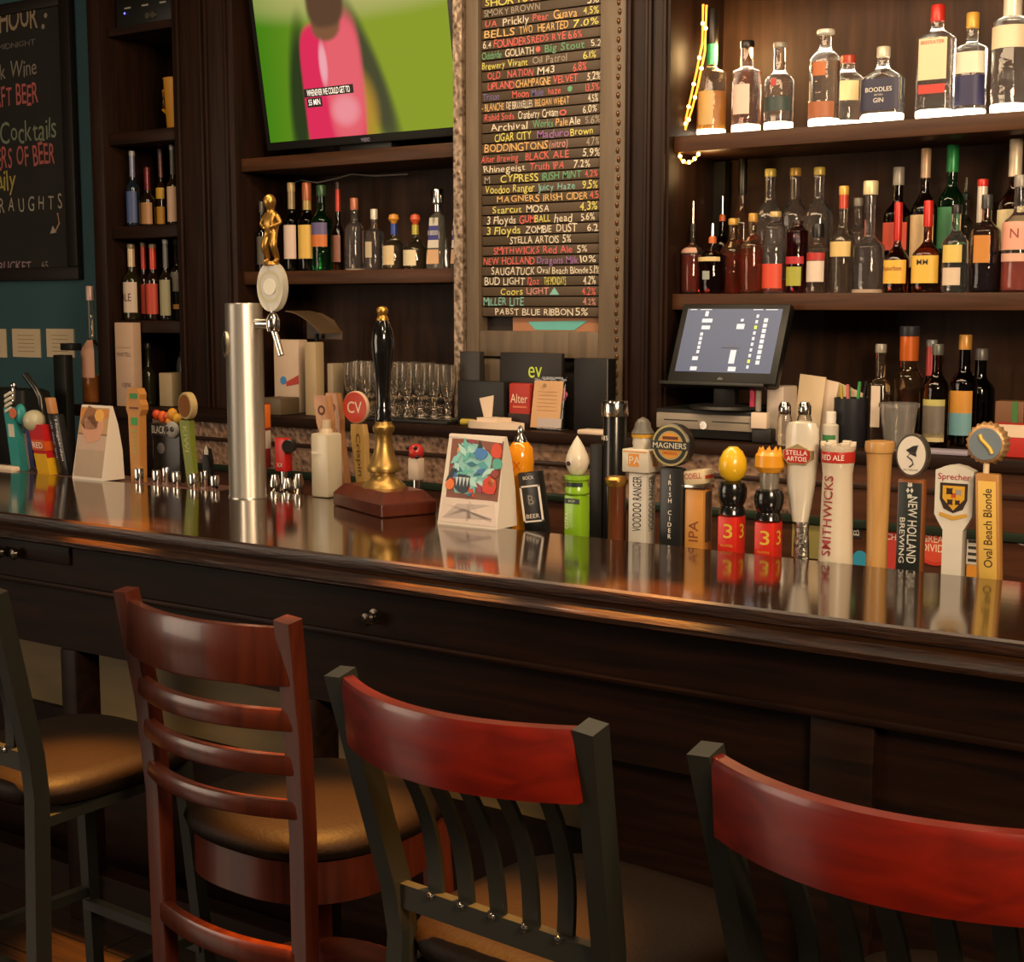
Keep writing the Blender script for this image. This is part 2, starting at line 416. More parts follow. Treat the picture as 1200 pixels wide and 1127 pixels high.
# cherry ladder back stool
t = thing('bar_stool', 'cherry wood ladder-back bar stool with padded round seat', 'bar stool', (-1.79, 1.965, 0), radians(-3))
ZT = 1.097
def ladder(m, z0, z1, y0, bow, hw):
    N = 18; vs = []
    for i in range(N+1):
        u = -1+2*i/N; x = u*hw; b_ = bow*(1-u*u)
        for (dy, z) in ((-.011, z0+.004), (-.009, z0), (.009, z0), (.011, z0+.004), (.011, z1-.006), (.008, z1), (-.008, z1), (-.011, z1-.006)):
            vs.append((x, y0+dy-b_, z))
    fs = [(i*8+j, i*8+(j+1) % 8, (i+1)*8+(j+1) % 8, (i+1)*8+j) for i in range(N) for j in range(8)]+[tuple(range(8)), tuple(N*8+j for j in range(7, -1, -1))]
    m.add(vs, fs, CHW); return m
for sx in (-1, 1):
    m = MB(); path = [(sx*.185, -.215, 0), (sx*.185, -.215, .4), (sx*.187, -.218, .72), (sx*.194, -.232, .9), (sx*.206, -.262, ZT)]
    m.sweep(path, [(-.017, -.016), (.017, -.016), (.019, -.013), (.019, .013), (.017, .016), (-.017, .016), (-.019, .013), (-.019, -.013)], CHW, (0, 1, 0)); m.build('back_post', t, angle=50)
    m = MB(); m.bar([(sx*.16, .15, .63), (sx*.185, .19, 0)], .04, .04, CHW, (0, 1, 0)); m.build('leg', t)
for z0, z1, y0, bow in [(.985, 1.082, -.254, .055), (.905, .940, -.236, .055), (.827, .860, -.226, .055), (.750, .780, -.220, .055)]:
    ladder(MB(), z0, z1, y0, bow, .205).build('ladder_rail', t, angle=50)
m = MB(); m.lathe([(.0001, .645), (.205, .645), (.222, .653), (.226, .667), (.218, .685), (.19, .697), (.1, .702), (.0001, .703)], VINYL, 44, sq=2.6); sc_ = m.build('seat_cushion', t, angle=60); sc_['label'] = 'dark brown vinyl cushion'
m = MB(); m.lathe([(.20, .570), (.212, .570), (.212, .646), (.20, .646)], CHW, 44, sq=2.6); m.build('seat_apron', t, angle=50)
ladder(MB(), .475, .515, -.212, .04, .20).build('stretcher', t, angle=50)
m = MB(); m.lathe([(.185, .27), (.205, .27), (.205, .31), (.185, .31)], CHW, 40, sq=2.6); m.build('foot_ring', t)
# ------------------------------------------------------------------ back bar shelving
SY = 3.95
TB = 4.27     # back panels
def shelf_unit(label, xl, xr, lw, rw, shelves, ztop=2.95, zbot=1.21, panel=PANELW, shelfm=None):
    t = thing('shelving_unit', label, 'shelves', ((xl+xr)/2, SY+.15, zbot), group=None)
    off = (-(xl+xr)/2, -(SY+.15), -zbot)
    MB().box(xl, xr, TB, TB+.02, zbot, ztop, panel).build('back_panel', t, off)
    for (a, b_) in ((xl-lw, xl), (xr, xr+rw)):
        if b_-a < .005: continue
        m = MB(); m.box(a, b_, SY-.03, TB+.02, zbot, ztop, DWV, .004)
        w = b_-a
        if w > .1:
            for fx in (.12, .5, .58, .9): m.box(a+w*fx-.006, a+w*fx+.006, SY-.042, SY-.028, zbot, ztop, DWV, .003)
        m.build('post', t, off)
    for z in shelves:
        MB().box(xl, xr, SY, TB, z-.048, z, shelfm or SHELFW, .003).build('shelf', t, off)
    return t
XL = {p: xat(p, SY, 1.75) for p in (118, 132, 215, 285, 538, 550, 735, 788)}
shelf_unit('narrow dark bottle shelves left of the television', XL[132], XL[215], XL[132]-XL[118], .0, [zat(XL[215], SY, 148), zat(XL[215], SY, 262), zat(XL[215], SY, 376)], zbot=1.20, shelfm=DW, panel=DWV)
shelf_unit('dark wooden shelves around the television', XL[285], XL[538], XL[285]-XL[215], .0, [2.139, 1.725])
shelf_unit('dark wooden liquor shelves right of the menu board', XL[788], .55, XL[788]-XL[735]-.004, .04, [2.62, 2.105, 1.635])
# back counter
CZ = 1.21; CYF = 3.75
bc = thing('back_counter', 'long dark back counter with embossed front under the bottle shelves', 'counter', (-1.9, 4.0, 0))
bo = (1.9, -4.0, 0)
CXL = XL[215]
MB().box(CXL, .6, CYF, 4.345, CZ-.035, CZ, DW, .004).build('counter_top', bc, bo)
EMB = embossed('embossed_panel', '#8a6c56', '#46322a', 55, .2, .45)
MB().box(CXL, -1.6, CYF+.02, CYF+.06, 1.02, CZ-.035, EMB).build('embossed_panel', bc, bo)
MB().box(-1.6, .6, CYF+.02, CYF+.06, 1.02, CZ-.035, CABW).build('front_panel', bc, bo)
MB().box(CXL, .6, CYF+.012, CYF+.025, 1.105, 1.12, mat('#39281f', .3, .3), .003).build('moulding', bc, bo)
MB().box(CXL, .6, CYF+.035, 4.34, 0, 1.02, CABW).build('cabinet_body', bc, bo)
MB().box(CXL, .6, CYF+.02, CYF+.035, .995, 1.02, mat('#2f3a2c', .3, .4), .003).build('trim_strip', bc, bo)
# left low counter under the narrow shelves
tag(MB().box(xat(84, 3.9, 1.2), CXL-.005, 3.90, 4.345, 1.15, 1.198, DW, .004).box(xat(84, 3.9, 1.2)+.02, CXL-.005, 3.93, 4.345, 0, 1.15, DW).build('side_counter'), 'low dark side counter below the teal wall', 'counter')
# ------------------------------------------------------------------ menu board
mbx0, mbx1 = XL[550], XL[735]
mz0 = 1.21
mb_ = thing('menu_board', 'tall wooden draft beer board with hand-lettered chalk slats', 'menu board', ((mbx0+mbx1)/2, SY, mz0))
mo = (-(mbx0+mbx1)/2, -SY, -mz0)
xs0 = xat(565, SY, 1.7); xs1 = xat(705, SY, 1.7)
zb0 = zat((xs0+xs1)/2, SY, 371); PITCH = .0330
MB().box(mbx0, xs0, SY-.02, SY+.06, mz0, 2.95, BOARDW, .004).build('side_stile', mb_, mo)
m = MB(); m.box(xs1, mbx1, SY-.02, SY+.06, mz0, 2.95, BOARDW, .004); m.build('side_stile', mb_, mo)
m = MB()
xr_ = xs1+(mbx1-xs1)*.74
for i in range(62):
    z = mz0+.12+i*.0275
    m.ball((xr_+.002*(-1)**i, SY-.02, z), (.006, .006, .010), mat('#6a4a30', .25, .6), 8)
m.build('rivet_strip', mb_, mo)
MB().box(XL[538]+.004, mbx0-.002, SY-.035, SY+.02, 1.21, 2.95, embossed('embossed_column', '#9a8672', '#54402f', 60, .5, .4, .8)).build('embossed_strip', mb_, mo)
MB().box(xs0, xs1, SY+.03, SY+.05, mz0, 2.95, mat('#1d140e', .7)).build('backing', mb_, mo)
pz = zat((xs0+xs1)/2, SY, 388)
MB().box(xs0, xs1, SY-.015, SY+.03, pz-.085, pz, BOARDW, .004).build('lower_rail', mb_, mo)
m = MB(); xa, xb = xat(598, SY, 1.5), xat(702, SY, 1.5)
m.box(xa, xb, SY+.015, SY+.028, pz, zb0-.002, mat('#9a6a4a', .6))
cx = (xa+xb)/2
m.prism([(cx-.08, pz+.004), (cx-.11, pz+.03), (cx+.12, pz+.035), (cx+.07, pz+.004)], SY+.013, SY+.016, mat('#5aa6a0', .5))
m.build('picture_card', mb_, mo)
xa = xat(575, SY, 1.45); xb = xat(597, SY, 1.45)
MB().box(xs0+.01, xs0+.075, SY-.005, SY+.03, mz0+.06, pz-.09, BOARDW, .004).build('lower_block', mb_, mo)
R_, Y_, G_, W_, P_, T_, O_, Gy, Pk, Db = '#d0605a', '#cdc562', '#5f9a72', '#d4cab4', '#90649c', '#7ab0a6', '#d2a868', '#9a9080', '#c98a84', '#6d6290'
LINES = [
 [(.02, .2, 'PABST', W_), (.12, .78, 'PABST BLUE RIBBON', W_), (.80, .9, '5%', W_)],
 [(.02, .37, 'MILLER LITE', T_), (.86, .96, '4.2%', Pk)],
 [(.17, .36, 'Coors', Y_), (.39, .58, 'LIGHT', Pk), (.85, .96, '4.2%', R_)],
 [(.03, .38, 'BUD LIGHT', W_), (.40, .5, '12oz', R_), (.54, .72, 'THE MONDAYS', Y_), (.86, .96, '4.2%', W_)],
 [(.09, .46, 'SAUGATUCK', W_), (.48, .90, 'Oval Beach Blonde', W_), (.91, .99, '5.1%', W_)],
 [(.02, .46, 'NEW HOLLAND', R_), (.48, .82, 'Dragons Milk', P_), (.83, .96, '10%', W_)],
 [(.11, .50, 'SMITHWICKS', R_), (.53, .77, 'Red Ale', R_), (.81, .89, '5%', W_)],
 [(.25, .66, 'STELLA ARTOIS', W_), (.69, .76, '5%', W_)],
 [(.05, .34, '3 Floyds', Y_), (.38, .60, 'ZOMBIE', W_), (.64, .81, 'DUST', W_), (.89, .98, '6.2', W_)],
 [(.05, .30, '3 Floyds', W_), (.33, .46, 'GUM', R_), (.46, .59, 'BALL', Y_), (.62, .77, 'head', W_), (.84, .95, '5.6%', W_)],
 [(.10, .35, 'Starcut', Y_), (.39, .58, 'MOSA', W_), (.83, .97, '4.3%', Y_)],
 [(.14, .50, 'MAGNERS', O_), (.53, .69, 'IRISH', O_), (.72, .89, 'CIDER', O_), (.91, .98, '4.5', R_)],
 [(.04, .46, 'Voodoo Ranger', Y_), (.49, .79, 'Juicy Haze', T_), (.85, .97, '9.5%', Y_)],
 [(.03, .08, 'M', Gy), (.17, .49, 'CYPRESS', Y_), (.52, .84, 'IRISH MINT', G_), (.87, .97, '4.2%', R_)],
 [(.02, .38, 'Rhinegeist', W_), (.42, .58, 'Truth', R_), (.61, .70, 'IPA', R_), (.78, .91, '7.2%', W_)],
 [(.0, .32, 'Alter Brewing', R_), (.38, .58, 'BLACK', R_), (.61, .74, 'ALE', R_), (.85, .99, '5.9%', W_)],
 [(.03, .57, 'BODDINGTONS', O_), (.58, .73, '(nitro)', Pk), (.88, .98, '4.7%', Gy)],
 [(.12, .43, 'CIGAR CITY', Y_), (.48, .74, 'Maduro', P_), (.75, .93, 'Brown', Y_)],
 [(.09, .40, 'Archival', W_), (.44, .61, 'Works', G_), (.63, .73, 'Pale', O_), (.74, .83, 'Ale', W_), (.87, .99, '5.6%', Gy)],
 [(.03, .29, 'Rabid Soda', R_), (.32, .50, 'Cranberry', W_), (.52, .65, 'Cream', W_), (.66, .72, 'o', R_), (.85, .96, '6.0%', W_)],
 [(.01, .2, '- BLANCHE', O_), (.22, .44, 'DE BRUXELLES', W_), (.46, .74, 'BELGIAN WHEAT', O_), (.89, .97, '4.5%', W_)],
 [(.02, .16, 'Triton', Db), (.27, .41, 'Moon', R_), (.43, .53, 'Mule', Db), (.57, .67, 'haze', R_), (.72, .77, '•', G_), (.87, .98, '13.5%', R_)],
 [(.06, .29, 'UPLAND', R_), (.30, .59, 'CHAMPAGNE', O_), (.61, .81, 'VELVET', R_), (.88, .99, '5.2%', W_)],
 [(.06, .17, 'OLD', R_), (.23, .45, 'NATION', R_), (.48, .62, 'M43', W_), (.77, .88, '6.8%', R_)],
 [(.01, .21, 'Brewery', Y_), (.23, .40, 'Vivant', Y_), (.44, .52, 'Oil', Gy), (.55, .72, 'Patrol', Gy), (.85, .95, '6.1%', Y_)],
 [(.01, .18, 'Oddside', G_), (.21, .45, 'GOLIATH', W_), (.46, .51, '♥', R_), (.54, .86, 'Big Stout', G_), (.91, .99, '5.2', W_)],
 [(.02, .09, '6.4', W_), (.11, .42, 'FOUNDERS', R_), (.43, .57, 'REDS', R_), (.60, .71, 'RYE', R_), (.73, .84, '6.6%', R_)],
 [(.03, .29, 'BELLS', O_), (.33, .44, 'TWO', O_), (.48, .73, 'HEARTED', O_), (.77, .97, '7.0%', Y_)],
 [(.04, .14, 'UA', R_), (.19, .41, 'Prickly', W_), (.44, .57, 'Pear', R_), (.61, .80, 'Guava', O_), (.85, .97, '4.5%', Y_)],
 [(.03, .24, 'SMOKY', Gy), (.26, .50, 'BROWN', Gy), (.88, .97, '5%', W_)],
 [(.04, .40, 'SHORTS', Y_), (.42, .75, 'Soft Parade', Pk), (.85, .97, '7.5', W_)],
 [(.05, .5, 'NORTH PEAK', W_), (.6, .9, 'Diabolical', R_)],
]
LINES[0] = LINES[0][1:]
SLATM = mat('#41331f', .6, var=.15, scale=30); SLATM2 = mat('#4a3a28', .6, var=.15, scale=30)
def chalk(c): return mat(c, .8, var=.25, scale=150)
sw = xs1-xs0
for i, segs in enumerate(LINES+[[], [], [], [], [], [], [], [], []]):
    z0 = zb0+i*PITCH
    if z0 > 2.9: break
    s_ = MB().box(xs0+.001, xs1-.001, SY-.004, SY+.012, z0+.001, z0+PITCH-.003, SLATM if i % 2 else SLATM2, .001).build('slat', mb_, mo)
    if segs:
        m = MB()
        for (a, b_, tx, c) in segs:
            if tx == '♥' or tx == '•':
                m.disc((xs0+sw*(a+b_)/2, SY-.0042, z0+PITCH*.5), (0, -1, 0), .009, .001, chalk(c), 14); continue
            m.hand(tx, chalk(c), front(xs0+sw*(a+b_)/2, z0+PITCH*.48, SY-.0052, random.uniform(-.012, .012)), PITCH*random.uniform(.68, .84), sw*(b_-a), off=.004)
        if i == 2: m.prism([(xs0+sw*.585, z0+.004), (xs0+sw*.625, z0+.028), (xs0+sw*.665, z0+.004)], SY-.0055, SY-.0045, chalk(T_))
        m.build('lettering', s_, smooth=False)
# ------------------------------------------------------------------ television
p0 = onY(313, 166, 4.0); tvx0 = p0.x; tvx1 = XL[538]-.01; tvz = p0.z-.002
tw = tvx1-tvx0
tv = thing('television', 'wall television showing a blurred player in a pink shirt on green grass', 'television', ((tvx0+tvx1)/2, 4.0, 2.143))
tilt = Matrix.Translation((0, 0, .012)) @ Matrix.Rotation(radians(9), 4, 'X')
m = MB(); m.box(-tw/2, tw/2, 0, .06, .01, .62, BLK, .006, mx=tilt); m.box(-.12, .12, .02, .08, 0, .03, BLK, .003); m.build('casing', tv)
def tv_mat():
    m, nt, b = _new('tv_picture'); N = nt.nodes.new; L = nt.links.new
    tc = N('ShaderNodeTexCoord'); sx = N('ShaderNodeSeparateXYZ'); L(tc.outputs['Object'], sx.inputs[0])
    def math_(op, a, b_, clamp=False):
        n = N('ShaderNodeMath'); n.operation = op; n.use_clamp = clamp
        for i, v in enumerate((a, b_)):
            if isinstance(v, (int, float)): n.inputs[i].default_value = v
            elif v is not None: L(v, n.inputs[i])
        return n.outputs[0]
    def ell(cx, cz, rx, rz, soft, p=2, shear=0):
        xx = math_('SUBTRACT', sx.outputs['X'], cx)
        if shear: xx = math_('SUBTRACT', xx, math_('MULTIPLY', math_('SUBTRACT', sx.outputs['Z'], cz), shear))
        a = math_('POWER', math_('ABSOLUTE', math_('DIVIDE', xx, rx), None), p)
        c = math_('POWER', math_('ABSOLUTE', math_('DIVIDE', math_('SUBTRACT', sx.outputs['Z'], cz), rz), None), p)
        d = math_('ADD', a, c)
        mr = N('ShaderNodeMapRange'); mr.interpolation_type = 'SMOOTHSTEP'; L(d, mr.inputs[0])
        mr.inputs[1].default_value = 1+soft; mr.inputs[2].default_value = max(.0, 1-soft); mr.inputs[3].default_value = 0; mr.inputs[4].default_value = 1
        return mr.outputs[0]
    gr = N('ShaderNodeMapRange'); L(sx.outputs['X'], gr.inputs[0]); gr.inputs[1].default_value = -tw/2; gr.inputs[2].default_value = tw*.1
    ra = N('ShaderNodeValToRGB'); ra.color_ramp.elements[0].color = lin('#3f7d12'); ra.color_ramp.elements[1].color = lin('#8a9b2c'); L(gr.outputs[0], ra.inputs[0])
    cur = ra.outputs[0]
    def over(mask, col):
        nonlocal cur
        x = N('ShaderNodeMix'); x.data_type = 'RGBA'; L(mask, x.inputs[0]); L(cur, x.inputs[6]); x.inputs[7].default_value = lin(col); cur = x.outputs[2]
    ox = -.10
    over(ell(ox+.2, .54, tw*.6, .09, 1.0), '#b0ac66')
    over(ell(ox-.155, .20, .05, .25, .7, 2, .10), '#2d3a1c')
    over(ell(ox+.175, .24, .06, .26, .7, 2, -.35), '#4a4a30')
    over(ell(ox+.10, .12, .09, .14, .8), '#b58a32')
    over(ell(ox, .19, .135, .25, .3, 5), '#dc2f58')
    over(ell(ox+.06, .24, .085, .22, .6, 3), '#e4626c')
    over(ell(ox+.0, .425, .065, .05, .4), '#80563a')
    over(ell(ox+.005, .52, .085, .10, .4, 3), '#5d4230')
    over(ell(ox-.03, .30, .018, .07, .8), '#eda4ac'); over(ell(ox+.05, .14, .06, .05, .9), '#ec9098')
    em = N('ShaderNodeEmission'); L(cur, em.inputs[0]); em.inputs[1].default_value = 1.0
    L(em.outputs[0], nt.nodes['Material Output'].inputs[0]); return m
MB().box(-tw/2+.025, tw/2-.02, -.002, .0, .04, .60, tv_mat(), mx=tilt).build('screen', tv)
CAP = mat('#e8e4da', .5, emit=.8); CAPB = mat('#141410', .5, emit=.02)
m = MB(); ox = -.135
m.box(ox-.10, ox+.13, -.0035, -.002, .185, .215, CAPB, mx=tilt); m.box(ox-.09, ox-.02, -.0035, -.002, .150, .182, CAPB, mx=tilt)
m.text('WHENEVER WE COULD GET TO', CAP, tilt @ front(ox+.015, .20, -.004), .022, .20, .01)
m.text('55 MIN', CAP, tilt @ front(ox-.055, .167, -.004), .02, .055, .01); m.build('caption', tv)
m = MB(); m.text('VIZIO', mat('#9a93b0', .4), tilt @ front(ox+.16, .023, -.003), .012, .04); m.build('maker_mark', tv)
tag(MB().tube([onY(x, y, 4.2) for x, y in [(338, 217), (352, 211), (372, 214), (395, 209), (412, 204), (440, 206), (478, 204)]], .003, mat('#8d857a', .5)).build('cable'), 'thin grey cable hanging under the television shelf', 'cable')
# ------------------------------------------------------------------ chalkboard and cards on the teal wall
WY = 4.35
xr = xat(97, WY, 1.9); zb = zat(xr, WY, 328)
cb = thing('chalkboard', 'framed chalkboard with happy hour specials on the teal wall', 'chalkboard', (xr-.6, WY, zb))
FR = mat('#1c120d', .5)
MB().box(-.6, .56, -.02, -.004, .05, 1.2, mat('#201c17', .8, var=.3, scale=6)).build('slate', cb)
m = MB(); m.box(-.6, .6, -.035, 0, 0, .06, FR, .005); m.box(.53, .6, -.036, 0, .06, 1.25, FR, .005); m.box(-.66, -.6, -.036, 0, 0, 1.25, FR, .005); m.box(-.6, .53, -.035, 0, 1.2, 1.25, FR, .005); m.build('frame', cb)
m = MB()
def cw(tx, pr, y0, y1, c, w=None, off=.0):
    X = xat(pr, WY, 1.9); X = xat(pr, WY, zat(X, WY, (y0+y1)/2)); za = zat(X, WY, y1); zc = zat(X, WY, y0)
    h = zc-za
    m.hand(tx, chalk(c), front(X-(xr-.6), (za+zc)/2-zb, -.021), h, w, off*.4, align='r')
cw('HAPPY HOUR', 48, 1, 33, '#9a8468', .62, .015); cw('3PM TO MIDNIGHT', 46, 46, 53, '#6c6458', .5)
cw('House and Rock Wine', 47, 67, 88, '#877f6e', .8); cw('DRAFT BEER', 49, 96, 122, '#b45c58', .42, .02)
cw('Classic Cocktails', 70, 136, 163, '#79826a', .72); cw('PITCHERS OF BEER', 68, 166, 193, '#b05a54', .62, .02)
cw('Daily', 23, 197, 222, '#a8954a', .22, .01); cw('$4 D R A U G H T S', 77, 227, 246, '#a09684', .62)
cw('BEER BUCKET', 41, 305, 318, '#9a7f86', .40); cw('65', 61, 306, 316, '#857c70')
pa = [onY(x, y, WY) for x, y in [(72, 250), (74, 262), (70, 270)]]
m.tube([(p.x-(xr-.6), -.021, p.z-zb) for p in pa], .004, chalk('#a8806a'), 6)
p = onY(65, 274, WY); m.prism([(p.x-(xr-.6)-.01, p.z-zb), (p.x-(xr-.6)+.01, p.z-zb+.035), (p.x-(xr-.6)+.035, p.z-zb+.005)], -.0215, -.0205, chalk('#a09684'))
for (x, y) in [(58, 19), (55, 32), (60, 4)]:
    p = onY(x, y, WY); m.disc((p.x-(xr-.6), -.0205, p.z-zb), (0, -1, 0), .012, .001, chalk('#8a7f6e'), 6)
m.build('lettering', cb, smooth=False)
for i, (a, b_, lb) in enumerate([(-24, 7, 'cream card on the teal wall, cut by the frame edge'), (15, 47, 'square cream card, middle of three on the teal wall'), (55, 87, 'cream card on the teal wall nearest the shelves')]):
    xa, xb = xat(a, WY, 1.5), xat(b_, WY, 1.5); z0 = zat(xa, WY, 418); z1 = zat(xa, WY, 385)
    t = thing('wall_card', lb, 'card', ((xa+xb)/2, WY, z0), group='cream cards on the teal wall'); w = (xb-xa)/2
    MB().box(-w, w, -.006, 0, 0, z1-z0, CREAM).build('card', t)
    m = MB()
    for k in range(5): m.box(-w*.6, w*.6, -.0068, -.006, (z1-z0)*(.2+.14*k), (z1-z0)*(.22+.14*k), mat('#9a7a50', .7))
    m.build('print', t)
# ------------------------------------------------------------------ bottles
LED = mat('#fff1d0', .5, emit=7.0, var=.02)
def bottle(label, px, top, w, Y, zb, sh=.60, nk=.74, rn=.34, cap=.09, capc='#1a1512', glassc='#ffffff', liq=None, labs=(), sq=2., dy=1.,
           foil=None, puck=False, zmax=None, capr=1.15, base=1.0, pour=False, opaque=False, group=None, stopper=None, name='bottle', cat='bottle'):
    zb += .0012; X = xat(px, Y, zb); H = zat(X, Y, top)-zb
    if zmax: H = min(H, zmax-zb-.004)
    d = dep((X, Y, zb)); th = theta(X, Y)
    R = w*d/FPX/2
    if sq > 2.5: R = R/(cos(th)+dy*sin(abs(th)))*1.06
    elif dy < 1: R = R/sqrt(cos(th)**2+(dy*sin(th))**2)
    t = thing(name, label, cat, (X, Y, zb), 0, group)
    z0 = 0
    if puck:
        MB().lathe([(R*.80, .003), (R*.86, .005), (R*.84, .024), (R*.75, .026)], LED, 28, sq, dy).build('light_puck', t); z0 = 0
    hb = H*(1-cap)
    rb = R*base
    pr = [(rb*.9, z0), (rb*.985, z0+.004), (rb, z0+.012)]
    zs, zn = H*sh, H*nk
    pr.append((R, zs))
    for i in range(1, 7):
        u = i/6; pr.append((R+(rn*R-R)*(.5-.5*cos(pi*u)), zs+(zn-zs)*(u if sh > .3 else u)))
    pr += [(rn*R, hb)]
    gm = mat(glassc, .12, spec=.6) if opaque else glass(glassc, haze=.015)
    MB().lathe(pr, gm, 28, sq, dy, R=R).build('glass', t, angle=50)
    if liq:
        lc, lv = liq; zl = H*lv
        zl0 = .028 if puck else .006
        q = [(rb*.86, zl0), (rb*.93, zl0+.008)]
        if zl <= zs: q += [(R*.93, zl)]
        else:
            q += [(R*.93, zs)]
            for i in range(1, 7):
                u = i/6; z = zs+(zn-zs)*u
                if z > zl: break
                q.append((.92*(R+(rn*R-R)*(.5-.5*cos(pi*u))), z))
            if zl > zn: q.append((rn*R*.85, zl))
        MB().lathe(q, glass(lc, .0, 1.34, haze=.5), 24, sq, dy, R=R*.93).build('liquid', t, angle=50)
    # cap
    rc = rn*R*capr
    if stopper: MB().lathe([(rn*R*.8, hb-.002), (rn*R*.9, hb+.004), (stopper*R*.8, hb+.01), (stopper*R, hb+(H-hb)*.45), (stopper*R*.8, hb+(H-hb)*.85), (.0005, H)], mat(capc, .4), 20).build('stopper', t)
    elif pour:
        m = MB(); m.lathe([(rc, hb-.004), (rc, hb+.012), (rc*.5, hb+.018)], mat(capc, .4), 16)
        m.lathe([(rc*.38, hb+.015), (rc*.30, H)], CHROME, 10); m.build('pour_spout', t)
    elif cap > 0: MB().lathe([(rc*.98, hb-.001), (rc, hb+.002), (rc, H-.003), (rc*.9, H)], mat(capc, .35, .2), 20).build('cap', t)
    if foil: MB().lathe([(rn*R*1.05, zn+(hb-zn)*foil[1]), (rn*R*1.06, hb-.001)], mat(foil[0], .3, .2), 20).build('neck_band', t)
    for L in labs:
        a, b_, ang, c = L[:4]; nm = 'label'
        ro = R+.0012
        m = MB(); pc = -pi/2
        aa = radians(ang)
        if b_ <= sh+.01 or True:
            pp = []
            for i in range(9):
                z = H*(a+(b_-a)*i/8)
                r = ro if z <= zs else (R+(rn*R-R)*(.5-.5*cos(pi*min(1, (z-zs)/(zn-zs)))))+.0014
                pp.append((r, z))
            m.lathe(pp, mat(c, .5, var=.05), 24, sq, dy, pc-aa, pc+aa, R=R)
        if len(L) > 4:
            for (tx, tc_, zf, hf) in L[4]:
                bend = ro+.0008 if sq <= 2.5 and dy == 1 else None
                m.text(tx, mat(tc_, .6), front(0, H*zf, -(ro+.0008)*dy), H*hf, None, .005, bend=bend, maxw=1.5*R)
        m.build(nm, t, angle=60)
    return t
UZ = 2.105; LZ = 1.635; G1 = 'lit spirit bottles on the upper right shelf'
b = bottle
b('tall bottle with long black cork cap beside the light rope, amber half full', 833, 10, 34, 4.09, UZ, .50, .56, .36, .27, '#17120e', liq=('#d89a3a', .36), labs=[(.10, .36, 34, '#b59a62')], foil=('#2f9a68', .05), puck=True, group=G1)
b('pink-tinted bottle with small black cap and white label, upper right shelf', 874, 48, 34, 4.03, UZ, .66, .72, .42, .07, '#1a1512', glassc='#f6d6d0', labs=[(.20, .52, 36, '#d8b8a8')], puck=True, group=G1)
b('clear bottle with dark green band label and small red seal', 912, 50, 34, 4.03, UZ, .56, .70, .40, .05, '#8d8578', labs=[(.22, .38, 75, '#2c3a34'), (.5, .58, 10, '#b03026')], puck=True, group=G1)
b('tall clear bottle with round shoulders and orange print, glass stopper', 965, 35, 36, 4.03, UZ, .68, .84, .36, .04, '#cfc8b8', labs=[(.10, .26, 60, '#9a5a34'), (.52, .66, 26, '#b0622c')], puck=True, capr=1.6, group=G1)
b('short wide bottle with cream label between tall clear and navy-labelled bottles', 992, 65, 38, 4.12, UZ, .66, .82, .40, .10, '#a8402c', labs=[(.38, .64, 62, '#e0c894')], puck=True, group=G1)
b('flat flask-shaped gin bottle with navy label', 1033, 55, 53, 4.01, UZ, .56, .76, .27, .13, '#c9c0a8', labs=[(.16, .58, 52, '#27263f', [('BOODLES', '#d9d2c4', .43, .06), ('BRITISH', '#bdb6a8', .36, .025), ('GIN', '#d9d2c4', .29, .06)])], sq=3.2, dy=.5, puck=True, group=G1)
t = b('tall square gin bottle with red cap, upper right shelf', 1095, 6, 46, 4.02, UZ, .70, .80, .34, .14, '#c22b20', labs=[(.34, .70, 40, '#dcc6a0', [('BEEFEATER', '#b03024', .665, .03)]), (.22, .30, 38, '#b83428')], sq=5, dy=.72, puck=True, group=G1)
b('clear bottle with dark blue band and pale label, orange stopper', 1136, 15, 40, 4.06, UZ, .66, .73, .38, .14, '#c9953a', labs=[(.42, .62, 70, '#d9cdb6'), (.12, .40, 78, '#232046')], sq=3, puck=True, group=G1)
b('tall textured clear bottle with white cap at the right frame edge, upper shelf', 1182, -12, 43, 4.02, UZ, .74, .80, .42, .22, '#d9cbb4', labs=[(.52, .70, 70, '#dccba8')], puck=True, group=G1)
# lower right shelf, front row
G2 = 'liquor bottles on the lower right shelf'
def f2(label, px, top, w, Y=4.01, **k): return b(label, px, top, w, Y, LZ, group=G2, **k)
DR = '#8a1c10'
f2('dark red liqueur bottle with clear pour neck, first on the lower right shelf', 811, 236, 26, sh=.45, nk=.56, rn=.22, cap=.30, capc='#2a2420', glassc='#e8d8c8', liq=('#9a2014', .42), pour=True, labs=[(.44, .50, 50, '#b08a78')])
f2('dark liqueur bottle with orange-topped pourer', 834, 262, 32, Y=3.995, sh=.52, nk=.66, rn=.25, cap=.26, capc='#c0602a', glassc='#6a2016', pour=True, labs=[(.46, .52, 60, '#c9b07a'), (.2, .32, 16, '#8a9088')])
f2('amber-necked bottle of dark red liquor', 858, 256, 30, Y=4.075, sh=.56, nk=.74, rn=.34, cap=.08, capc='#b08a3a', glassc='#ecd2a8', liq=(DR, .54))
f2('dark red liquor bottle with golden neck and glass shoulders', 881, 250, 28, Y=4.0, sh=.58, nk=.76, rn=.34, cap=.10, capc='#b0863a', glassc='#ecd0a0', liq=(DR, .56))
f2('straight clear bottle with orange-red label low on it', 907, 248, 28, Y=4.01, sh=.80, nk=.88, rn=.42, cap=.06, capc='#b9a16a', liq=('#b03a20', .16), labs=[(.06, .36, 60, '#c8452c')])
f2('dark red bottle with small lime green label', 933, 258, 25, Y=4.0, sh=.84, nk=.92, rn=.45, cap=.06, capc='#2a120e', glassc='#8a1a18', labs=[(.10, .36, 46, '#9a9a34'), (.4, .5, 60, '#a8242c')])
